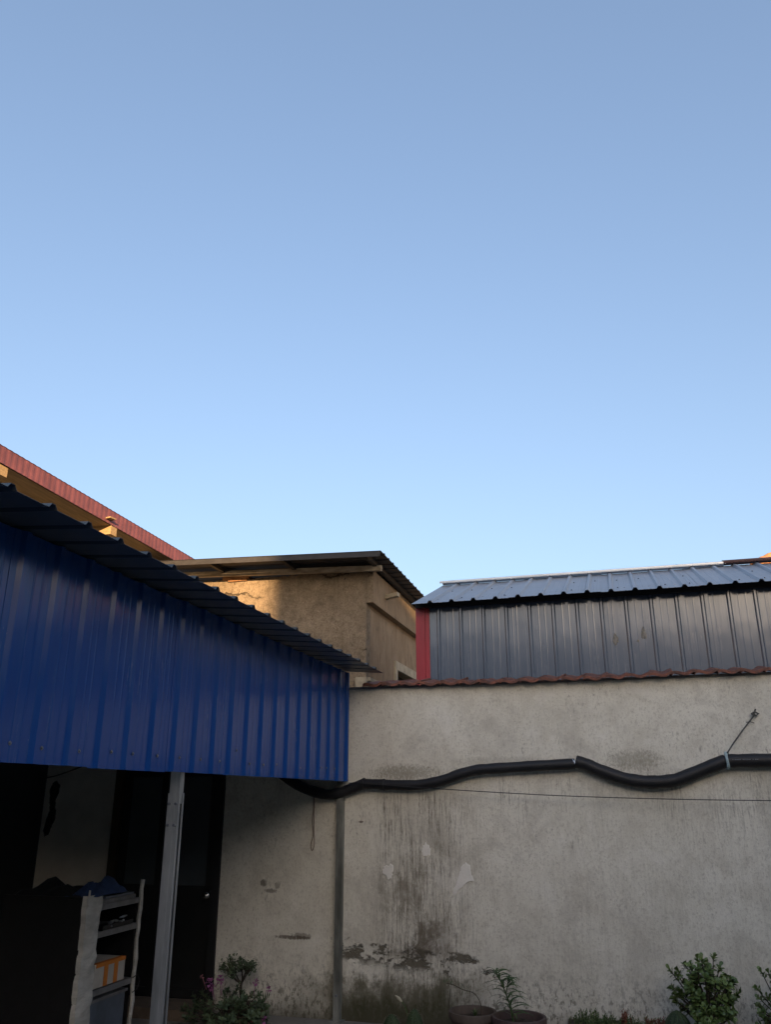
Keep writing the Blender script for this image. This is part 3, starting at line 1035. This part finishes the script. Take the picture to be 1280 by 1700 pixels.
cd = thing('hanging_cord', 'pale blue cord tying the black pipe to a nail in the wall', 'cord', (.79, YW, 2.18))
NX, NZ = 1.068, 2.512
MB().tube([(.797, PY - .055, 2.186), (.86, YW - .05, 2.262), (.95, YW - .035, 2.370), (NX, YW - .028, NZ - .01)], .006, 6).build('strand', M['cord'], cd)
MB().tube([(NX - .012, YW + .01, NZ - .02), (NX + .006, YW - .045, NZ + .03)], .007, 6).build('nail', M['darksteel'], cd)
MB().tube([(NX - .03, YW - .028, NZ - .008), (NX, YW - .036, NZ + .01), (NX + .028, YW - .028, NZ - .006), (NX + .004, YW - .034, NZ - .022), (NX - .026, YW - .03, NZ - .006)], .009, 6).build('knot', M['cord'], cd)
MB().tube([(.985, YW - .034, 2.437), (1.02, YW - .04, 2.440), (1.05, YW - .034, 2.430)], .0035, 5).build('knot', M['cord'], cd)
for dx, a in ((.786, 0), (.802, .012)):
    ring = []
    for k in range(21):
        t = 2 * math.pi * k / 20
        ring.append((dx + a * math.sin(t) + .004 * math.sin(t * 2), PY + .066 * math.sin(t), 2.126 + .066 * math.cos(t)))
    MB().tube(ring, .0085, 6).build('wrap', M['bluecord'], cd)
MB().tube([(.790, PY - .068, 2.10), (.782, PY - .071, 2.075)], .006, 5).build('loose_end', M['bluecord'], cd)

wp = []
for x, z in ((-2.55, 1.96), (-2.391, 1.956), (-1.731, 1.910), (-.451, 1.842), (1.083, 1.810), (3.0, 1.82), (5.0, 1.88)):
    wp.append((x, YW - .135, z))
tag(MB().tube(smooth_path(wp, 5), .0042, 6).build('wire', M['cable']), 'thin dark wire stretched along the wall below the black pipe', 'wire')
sp = [(-2.922, YW - .03, 1.87), (-2.920, YW - .02, 1.74), (-2.930, YW - .018, 1.62), (-2.916, YW - .02, 1.50), (-2.940, YW - .015, 1.42), (-2.926, YW - .015, 1.365), (-2.905, YW - .015, 1.42), (-2.912, YW - .017, 1.55), (-2.914, YW - .02, 1.70), (-2.918, YW - .03, 1.87)]
tag(MB().tube(smooth_path(sp, 4), .0036, 5).build('string', M['rust']), 'rusty brown looped string hanging from the pipe beneath the canopy', 'string')

# ================================================================== STORAGE RACK UNDER THE PORCH
RX, RY0, RY1, RXB = -4.2, 6.13, 6.93, -4.98
rack = thing('storage_rack', 'old storage rack with dark side, foam-wrapped posts and cluttered shelves', 'rack', (-4.6, 6.5, 0))
MB().box((RXB, RY0, 0), (RX - .03, RY0 + .02, 1.09)).box((RXB, RY0 + .02, 0), (RXB + .02, RY1, 1.06)).build('dark_side', M['darkcloth'], rack)
# crumpled white foam on the front-left post
random.seed(9)
fm = MB()
N = 22
for j in range(N + 1):
    z = 1.10 * j / N
    w0 = random.uniform(-.008, .008)
    w1 = random.uniform(-.014, .014)
    fm.v += [(RX - .035, RY0 - .006 + w0, z), (RX + .004 + random.uniform(-.004, .006), RY0 + .0 + w0, z), (RX + .010 + random.uniform(-.008, .008), RY0 + .10, z), (RX + .004 + random.uniform(-.006, .006), RY0 + .195 + w1, z), (RX - .03, RY0 + .20 + w1, z)]
for j in range(N):
    for i in range(4):
        a = j * 5 + i
        fm.f.append((a, a + 1, a + 6, a + 5))
fm.build('foam_strip', M['paleboard'], rack)
MB().bar((RX + .006, RY0 + .01, 1.02), (RX + .008, RY0 + .012, 1.14), .022, .012).build('foam_tab', M['paleboard'], rack)
fm = MB()
pts = []
for j in range(16):
    z = 1.155 * j / 15
    pts.append((RX + random.uniform(-.004, .004), RY1 - .02 + random.uniform(-.006, .006), z))
fm.tube(pts, [.019 + random.uniform(-.003, .003) for _ in pts], 7)
fm.build('post', M['paleboard'], rack)['label'] = 'pale wrapped post on the right'
for z in (1.015, .815, .40, .05):
    MB().box((RXB + .03, RY0 + .03, z - .018), (RX - .012, RY1 - .03, z)).box((RX - .012, RY0 + .03, z - .042), (RX - .006, RY1 - .03, z + .002)).build('shelf', M['shelfgrey'], rack)
MB().tube([(RX + .006, RY1 - .05, .40), (RX + .03, RY1 - .01, .42), (RX + .034, RY1 + .02, .37), (RX + .03, RY1, .31), (RX + .008, RY1 - .04, .29)], .005, 5).build('wire_loop', M['cable'], rack)
MB().box((RXB + .021, RY1 - .02, 0), (RX - .04, RY1 - .005, 1.05)).build('far_side', M['darkcloth'], rack)

# cloths on top
def cloth(name, mat, c, sx, sy, h, seed, label):
    random.seed(seed)
    m = MB()
    nx, ny = 16, 12
    for j in range(ny + 1):
        for i in range(nx + 1):
            u, v = i / nx * 2 - 1, j / ny * 2 - 1
            r = max(abs(u), abs(v))
            z = h * (1 - r ** 2) * (.5 + .5 * math.sin(u * 5 + seed) * math.cos(v * 4 + seed * 2)) + random.uniform(0, .3) * h * (1 - r)
            m.v.append((c[0] + u * sx * (1 + .12 * math.sin(4 * v + seed)), c[1] + v * sy * (1 + .15 * math.sin(5 * u + seed)), c[2] + max(0, z) + .004))
    for j in range(ny):
        for i in range(nx):
            a = j * (nx + 1) + i
            m.f.append((a, a + 1, a + nx + 2, a + nx + 1))
    b = len(m.v)
    m.v += [(x, y, z - .003) for x, y, z in m.v]
    m.f += [tuple(reversed([k + b for k in f])) for f in m.f]
    o = m.build(name, mat, smooth=True)
    return tag(o, label, 'cloth')


cloth('folded_cloth', M['darkcloth'], (-4.62, 6.34, 1.07), .33, .20, .13, 3, 'crumpled black cloth heaped on top of the dark rack')
cloth('folded_cloth', M['bluecloth'], (-4.30, 6.44, 1.085), .12, .26, .13, 6, 'crumpled navy blue cloth on the top shelf of the rack')
# tins and bits on the second shelf, cables
t = thing('tool_tray', 'shallow tray of pale metal bits on the second shelf of the rack', 'tray', (-4.3, 6.65, .815))
MB().box((-4.42, 6.42, .816), (-4.225, 6.86, .824)).box((-4.228, 6.42, .8245), (-4.222, 6.86, .85)).build('tray_base', M['darkdoor'], t)
random.seed(2)
for k in range(7):
    a = random.uniform(0, 3)
    c = Vector((-4.26 + random.uniform(-.05, .03), 6.55 + .045 * k + random.uniform(-.01, .01), .84 + random.uniform(0, .03)))
    dd = Vector((math.cos(a) * .02, math.sin(a) * .045, random.uniform(-.008, .012)))
    MB().tube([c - dd, c, c + dd], [.006, .011, .006], 7).build('metal_bit', M['galv'], t)
t = thing('flat_box', 'flat grey box stack lying on the top shelf of the rack', 'box', (-4.3, 6.65, 1.017))
MB().box((-4.5, 6.38, 1.017), (-4.22, 6.86, 1.045)).build('lower_box', M['shelfgrey'], t)
MB().box((-4.48, 6.42, 1.046), (-4.23, 6.84, 1.066), .003).build('upper_box', M['plasticblue'], t)
t = thing('taped_carton', 'white carton with orange tape stripes on the middle shelf of the rack', 'carton', (-4.3, 6.53, .42))
ct = MB().obox((-4.34, 6.555, .497), (.13, 0, 0), (0, .215, 0), (0, 0, .085))
ct.build('carton_body', M['carton'], t)
for yy in (6.50, 6.64):
    MB().box((-4.2085, yy - .027, .412), (-4.2055, yy + .027, .5825)).build('tape', M['orange'], t)
MB().box((-4.2082, 6.36, .556), (-4.2052, 6.77, .5829)).box((-4.25, 6.36, .5822), (-4.2082, 6.77, .5842)).build('tape_edge', M['orange'], t)
t = thing('plastic_bin', 'grey blue translucent plastic bin on the lowest shelf of the rack', 'bin', (-4.35, 6.55, .05))
MB().obox((-4.35, 6.56, .19), (.135, 0, 0), (0, .26, 0), (0, 0, .135)).build('bin_body', M['plasticblue'], t)
MB().box((-4.50, 6.285, .315), (-4.20, 6.835, .335)).build('bin_rim', M['shelfgrey'], t)

# ================================================================== PLANTS
def pot(name, label, x, y, z0, r, h, mat, seg=30, lip=.03, cat='plant pot', group=None):
    t = thing(name, label, cat, (x, y, z0), group)
    MB().lathe([(0, 0), (r * .68, 0), (r * .72, .012), (r * .90, h - .075), (r * .91, h - .055), (r * 1.0, h - .05), (r * 1.01, h - .008), (r * .99, h), (r * .90, h), (r * .87, h - .012), (r * .85, h - .06), (r * .8, h - .06)], (x, y, z0), seg, .006).build('pot_body', mat, t, smooth='angle')
    m = MB()
    random.seed(int(abs(x) * 100))
    n = 22
    m.v.append((x, y, z0 + h - .05))
    rings = 5
    for j in range(1, rings + 1):
        for k in range(n):
            a = 2 * math.pi * k / n
            q = r * .86 * j / rings
            m.v.append((x + q * math.cos(a), y + q * math.sin(a), z0 + h - .055 + random.uniform(-.012, .014) * (j < rings)))
    for k in range(n):
        m.f.append((0, 1 + k, 1 + (k + 1) % n))
    for j in range(rings - 1):
        for k in range(n):
            a = 1 + j * n + k
            b = 1 + j * n + (k + 1) % n
            m.f.append((a, a + n, b + n, b))
    m.build('soil', M['soil'], t)
    return t


p1 = pot('flower_pot', 'wide brown clay pot with dry soil and a thin sprig, left of the pair', -1.355, 7.20, 0, .188, .262, M['terra'])
p2 = pot('flower_pot', 'dark reddish pot with thick rim holding the spiky green plant', -.987, 7.15, 0, .208, .258, M['terra2'])


def rosette(m, p, d, n, L, W, rnd=.5, up=.25, fat=True):
    d = Vector(d).normalized()
    u = d.orthogonal().normalized()
    v = d.cross(u)
    for k in range(n):
        a = 2.4 * k + random.uniform(-.3, .3)
        t = k / n
        e = (u * math.cos(a) + v * math.sin(a)) * (1 - t * .55) + d * (up + t * .9)
        q = Vector(p) - d * L * .7 * (1 - t) + Vector([random.uniform(-.3, .3) * L * .3 for _ in range(3)])
        l = L * random.uniform(.75, 1.15)
        e = e + Vector([random.uniform(-.25, .25) for _ in range(3)])
        if fat:
            m.oleaf(q, e, d, l, W * random.uniform(.85, 1.15), random.uniform(-.05, .3))
        else:
            m.leaf(q, e, d, l, W * random.uniform(.85, 1.15), -.25, .12)


def bush(name, label, cx, cy, z0, z1, rx, ry, nst, leafL, leafW, mat, seed, zc=.35, nl=9, trunk=.012, cat='shrub', density=1.0, base_spread=.03, low=0.0):
    """stems fork up from the base, each tip carries a rosette; gaps stay open between them"""
    random.seed(seed)
    t = thing(name, label, cat, (cx, cy, z0))
    st = MB()
    lf = MB()
    zm = z0 + (z1 - z0) * zc
    i = 0
    nt_ = int(nst * 2.2)
    for i in range(nt_):
        while True:
            u, v, q = random.uniform(-1, 1), random.uniform(-1, 1), random.uniform(-.55, 1)
            r2 = u * u + v * v + q * q
            if r2 < 1 and (r2 > .28 or random.random() < .35):
                break
        lump = .97 + .07 * math.sin(5 * math.atan2(v, u) + seed) + .08 * math.sin(9 * u + seed)
        tip = Vector((cx + rx * u * lump, cy + ry * v * lump, zm + (z1 - zm) * q * (lump * .5 + .5)))
        if tip.z < z0 + .03:
            tip.z = z0 + .03 + random.random() * .05
        base = Vector((cx + random.uniform(-1, 1) * base_spread, cy + random.uniform(-1, 1) * base_spread, z0))
        mid = base.lerp(tip, .55) + Vector((-(tip.x - cx) * .22 + random.uniform(-.02, .02), -(tip.y - cy) * .2, random.uniform(-.02, .02)))
        if i % 5 == 0:
            st.tube(smooth_path([base, mid, tip], 3), [trunk, trunk * .85, trunk * .75, trunk * .6, trunk * .5, trunk * .4, trunk * .3], 5)
        else:
            st.tube([mid.lerp(tip, .3), tip], [trunk * .4, trunk * .3], 4)
        dirv = Vector((u, v, q * .8 + .7)).normalized()
        rosette(lf, tip, dirv, nl, leafL, leafW)
        for k in range(int(3 * density)):
            q_ = mid.lerp(tip, random.uniform(.55, .95))
            e = Vector((random.uniform(-1, 1), random.uniform(-1, 1), random.uniform(-.3, .9)))
            lf.leaf(q_, e, (0, 0, 1), leafL * random.uniform(.7, 1.05), leafW * random.uniform(.8, 1.1), -.2, .12)
    st.build('stems', M['bark'], t)
    stuff(lf.build('foliage', mat, t))
    return t


# ---- raised bed along the right half of the wall
bed = MB().box((-.66, 7.02, 0), (4.2, 7.12, .155), .008)
bed = thing('planter_bed', 'low planter bed with rough edging along the foot of the wall', 'planter', (1, 7.4, 0))
xx = -.66
random.seed(31)
while xx < 4.0:
    wdt = random.uniform(.21, .25)
    MB().box((xx, 7.02, 0), (xx + wdt - .01, 7.13, .15 + random.uniform(-.01, .01)), .005).build('edging_brick', M['brick'], bed)
    xx += wdt
ms = MB()
nx, ny = 60, 8
for j in range(ny + 1):
    for i in range(nx + 1):
        ms.v.append((-.66 + 4.6 * i / nx, 7.131 + .59 * j / ny, .135 + random.uniform(-.015, .02)))
for j in range(ny):
    for i in range(nx):
        a = j * (nx + 1) + i
        ms.f.append((a, a + 1, a + nx + 2, a + nx + 1))
ms.build('bed_soil', M['soil'], bed)


def clumps(name, mat, spots, n, L, W, seed):
    random.seed(seed)
    m = MB()
    for (x0_, x1_, y0_, y1_, h) in spots:
        for k in range(n):
            x, y = random.uniform(x0_, x1_), random.uniform(y0_, y1_)
            hh = h * random.uniform(.6, 1.1)
            p = Vector((x, y, .14))
            tip = p + Vector((random.uniform(-.02, .02), random.uniform(-.02, .02), hh))
            m.tube([p, tip], [.004, .003], 4, False)
            for q in range(9):
                f = p.lerp(tip, .25 + .75 * q / 8)
                a = q * 2.4 + random.random()
                m.leaf(f, (math.cos(a), math.sin(a), .9), (0, 0, 1), L * random.uniform(.7, 1.2), W, -.2, .1)
    return stuff(m.build(name, mat))


o = clumps('ground_cover', M['succ'], [(-.62, -.38, 7.3, 7.62, .09), (-.40, -.14, 7.35, 7.6, .065), (-.10, .16, 7.3, 7.62, .07), (.62, 1.3, 7.25, 7.5, .09)], 46, .028, .010, 12)
o['label'] = 'low green succulents covering the soil of the planter bed'
o = clumps('ground_cover', M['succred'], [(-.25, -.17, 7.42, 7.58, .10), (-.05, .05, 7.45, 7.60, .07), (.03, .10, 7.4, 7.5, .06), (.075, .125, 7.36, 7.46, .115)], 14, .028, .010, 13)
o['label'] = 'reddish succulent tufts between the green ground cover'

bush('jade_bush', 'large dark green jade bush with fleshy leaves standing before the wall', .40, 7.32, .15, .73, .255, .17, 46, .050, .029, M['jade'], 3, .52, 9, .011)
bush('jade_bush', 'jade bush cut by the right edge of the photo', .95, 7.30, .15, .70, .25, .20, 40, .046, .024, M['jade'], 8, .45, 9, .011)
bush('small_succulent', 'small bright green leafy plant below the large jade bush', .395, 7.16, .13, .405, .13, .09, 16, .046, .024, M['jade'], 15, .5, 9, .008, 'plant')


def ball_cactus(name, label, x, y, z0, r, h, nrib, mat):
    t = thing(name, label, 'cactus', (x, y, z0))
    m = MB()
    seg = nrib * 4
    rows = 14
    for j in range(rows + 1):
        f = j / rows
        z = z0 + h * f
        rad = r * math.sin(math.pi * min(1, .18 + .82 * f)) ** .62 if f > .4 else r * (.85 + .15 * math.sin(math.pi * f / .8))
        rad = max(rad, .004)
        for k in range(seg):
            a = 2 * math.pi * k / seg
            q = rad * (1 + .11 * math.cos(nrib * a))
            m.v.append((x + q * math.cos(a), y + q * math.sin(a), z))
    for j in range(rows):
        for k in range(seg):
            a = j * seg + k
            b = j * seg + (k + 1) % seg
            m.f.append((a, b, b + seg, a + seg))
    m.f.append(tuple(rows * seg + k for k in range(seg)))
    m.build('body', mat, t, smooth=True)
    s_ = MB()
    random.seed(4)
    for k in range(nrib):
        a = 2 * math.pi * k / nrib
        for j in range(2, rows):
            f = j / rows
            rad = r * math.sin(math.pi * min(1, .18 + .82 * f)) ** .62 if f > .4 else r * (.85 + .15 * math.sin(math.pi * f / .8))
            p = Vector((x + rad * 1.11 * math.cos(a), y + rad * 1.11 * math.sin(a), z0 + h * f))
            for q in range(4):
                e = Vector((math.cos(a) + random.uniform(-.8, .8), math.sin(a) + random.uniform(-.8, .8), random.uniform(-.5, .9))).normalized() * .016
                s_.leaf(p, e, (0, 0, 1), .016, .0022, 0, 0)
    stuff(s_.build('spines', M['thorn'], t))
    return t


ball_cactus('barrel_cactus', 'small ribbed green barrel cactus beside the mossy wall foot', -1.83, 7.22, .02, .066, .222, 11, M['cactus'])
ball_cactus('barrel_cactus', 'round dark spiny cactus left of the small bright plant', .172, 7.30, .14, .088, .195, 14, M['cactus'])
ball_cactus('barrel_cactus', 'low dark cactus half hidden in the moss at left of the barrel cactus', -2.04, 7.30, .0, .07, .175, 10, M['cactus'])
t = thing('bud_stalk', 'pale cream bud on a bent stalk above the small cactus', 'flower', (-1.90, 7.24, .15))
MB().tube(smooth_path([(-1.87, 7.26, .05), (-1.89, 7.25, .17), (-1.915, 7.24, .255), (-1.945, 7.24, .285)], 4), .005, 6).build('stalk', M['succ'], t)
MB().tube(smooth_path([(-1.938, 7.24, .280), (-1.965, 7.238, .305), (-1.995, 7.236, .325)], 3), [.005, .009, .011, .012, .009, .006, .002], 8).build('bud', M['bud'], t)

# ---- sprig in the left pot
random.seed(14)
t = thing('dry_sprig', 'thin wiry sprig arching over the left clay pot', 'plant', (-1.36, 7.20, .21))
stm = MB()
sp_ = smooth_path([(-1.30, 7.22, .21), (-1.29, 7.22, .30), (-1.34, 7.22, .375), (-1.43, 7.21, .400), (-1.50, 7.20, .43), (-1.56, 7.20, .44)], 4)
stm.tube(sp_, .0032, 5)
stm.tube([(-1.55, 7.22, .21), (-1.545, 7.22, .30), (-1.53, 7.21, .40)], .003, 5)
stm.build('stem', M['bark'], t)
lf = MB()
for c in ((-1.40, .40), (-1.49, .42), (-1.56, .44)):
    for k in range(9):
        e = (random.uniform(-1, 1), random.uniform(-.6, .6), random.uniform(-.5, 1))
        lf.leaf((c[0] + random.uniform(-.03, .03), 7.205, c[1]), e, (0, 0, 1), random.uniform(.045, .085), .006, .5, .05)
stuff(lf.build('needles', M['lance'], t))
t = thing('seedling', 'tiny pale green seedling in the soil of the left clay pot', 'plant', (-1.335, 7.20, .21))
lf = MB()
for k in range(9):
    a = k * 2.4
    lf.leaf((-1.335, 7.20, .205 + .004 * k), (math.cos(a) * .6, math.sin(a) * .6, .8), (0, 0, 1), .06, .018, .3, .1)
lf.build('leaves', M['succ'], t)

# ---- lance-leaved plant in the right pot
random.seed(17)
t = thing('lance_leaf_plant', 'spiky green plant with curling narrow leaves in the dark pot', 'plant', (-1.06, 7.15, .2))
stm = MB()
P = smooth_path([(-1.03, 7.15, .20), (-1.045, 7.15, .30), (-1.085, 7.14, .42), (-1.13, 7.13, .52), (-1.15, 7.13, .555)], 5)
stm.tube(P, [.008 - .0003 * i for i in range(len(P))], 6)
stm.tube([(-1.08, 7.14, .40), (-1.06, 7.13, .47), (-1.04, 7.12, .53)], .004, 5)
stm.build('stem', M['lance'], t)
for k in range(58):
    f = .16 + .84 * k / 58
    p = P[min(len(P) - 1, int(f * (len(P) - 1)))]
    if k % 7 == 3:
        p = Vector((-1.06, 7.13, .45 + .001 * k))
    a = 2.4 * k + random.uniform(-.4, .4)
    L = random.uniform(.11, .175) * (1.1 - .25 * f)
    d0 = Vector((math.cos(a), math.sin(a) * .8, .55))
    q = [Vector(p)]
    for s_ in range(1, 5):
        q.append(q[-1] + d0.normalized() * L / 4)
        d0 = d0 + Vector((0, 0, -.32))
    lm = MB()
    wv = Vector((-math.sin(a), math.cos(a), .3)).normalized()
    wd = [.005, .008, .0075, .005, .001]
    for s_ in range(5):
        lm.v += [tuple(q[s_] - wv * wd[s_]), tuple(q[s_] + Vector((0, 0, -.002))), tuple(q[s_] + wv * wd[s_])]
    for s_ in range(4):
        b = s_ * 3
        lm.f += [(b, b + 1, b + 4, b + 3), (b + 1, b + 2, b + 5, b + 4)]
    lm.build('leaf', M['lance'], t)

# ---- flowering shrub and little tree by the door
bush('flowering_shrub', 'low grey green flowering shrub with pink blooms beside the door', -3.40, 7.15, .0, .33, .40, .26, 58, .048, .022, M['geranium'], 21, .35, 9, .008, 'shrub', 1.4, .14)
fs = bpy.data.objects['flowering_shrub']
random.seed(23)
for (x, z, mt, r) in ((-3.66, .395, 'petalpale', .016), (-3.56, .36, 'petal', .034), (-3.555, .325, 'petal', .028), (-3.485, .395, 'petal', .030), (-3.46, .375, 'petal', .022), (-3.15, .385, 'petal', .024), (-3.02, .345, 'petal', .022), (-3.07, .105, 'petal', .034), (-3.16, .095, 'petalpale', .022)):
    y = 7.06 + random.uniform(-.03, .05)
    m = MB()
    for k in range(16):
        e = Vector((random.uniform(-1, 1), random.uniform(-1, .4), random.uniform(-.7, 1)))
        m.leaf(Vector((x, y, z)) + e.normalized() * r * .35, e, (0, 0, 1), r * 1.05, r * .9, .3, .2)
    m.tube([(x, y, z), (x * .88 - 3.40 * .12, y + .03, max(.03, z - .10))], .0022, 4)
    m.build('bloom', M[mt], fs)
sd = MB()
for k in range(5):
    x = -3.10 + .022 * k
    sd.leaf((x, 7.06, .33), (random.uniform(-.3, .3), -.2, -1), (0, -1, 0), random.uniform(.05, .10), .012, .1, .1)
sd.build('drooping_leaf', M['geranium'], fs)

random.seed(29)
t = thing('little_tree', 'small open-branched potted tree behind the pink flowering shrub', 'tree', (-3.46, 7.42, 0))
tk = MB()
T0 = [(-3.44, 7.42, .0), (-3.43, 7.42, .16), (-3.445, 7.42, .25), (-3.44, 7.42, .30)]
tk.tube(smooth_path(T0, 4), [.020 - .0008 * i for i in range(13)], 7)
lf = MB()
top = Vector(T0[-1])
for i in range(6):
    a = 1.05 * i + random.uniform(-.25, .25)
    el = random.uniform(.35, .95) if i else 1.5
    L0 = random.uniform(.10, .15)
    e1 = top + Vector((math.cos(a) * math.cos(el) * 1.15, math.sin(a) * math.cos(el) * .8, math.sin(el) * .8)) * L0
    e1.x -= .012
    tk.tube(smooth_path([top, top.lerp(e1, .5) + Vector((random.uniform(-.015, .015), 0, -.012)), e1], 3), [.010, .009, .0085, .008, .007, .006, .006], 6)
    for k in range(6):
        d1 = (e1 - top).normalized() + Vector((random.uniform(-1, 1), random.uniform(-.8, .8), random.uniform(-.35, .8)))
        e2 = e1 + d1.normalized() * random.uniform(.06, .125)
        e2.z = min(e2.z, .575)
        tk.tube([e1, e1.lerp(e2, .5) + Vector((random.uniform(-.01, .01), 0, random.uniform(-.008, .008))), e2], [.0055, .004, .0025], 4)
        for n_ in range(17):
            q = e1.lerp(e2, random.uniform(.25, 1.15)) + Vector([random.uniform(-.022, .022) for _ in range(3)])
            e = Vector((random.uniform(-1, 1), random.uniform(-1, 1), random.uniform(-.5, 1)))
            lf.oleaf(q, e, (random.uniform(-.5, .5), random.uniform(-.5, .5), 1), random.uniform(.022, .036), random.uniform(.014, .020), .1)
tk.build('trunk', M['bark'], t)
stuff(lf.build('crown', M['geranium'], t))
MB().lathe([(0, 0), (.11, 0), (.15, .13), (.155, .14), (.14, .14), (.13, .11), (0, .11)], (-3.44, 7.42, 0.0), 22).build('pot_body', M['terra'], t, smooth='angle')

for o in list(S.objects):
    base = o.name.split('.')[0]
    g = {'flower_pot': 'clay pots at the foot of the wall', 'jade_bush': 'jade bushes in the planter bed', 'barrel_cactus': 'small cacti along the wall foot', 'folded_cloth': 'cloths heaped on the storage rack'}.get(base)
    if g and o.parent is None:
        o['group'] = g
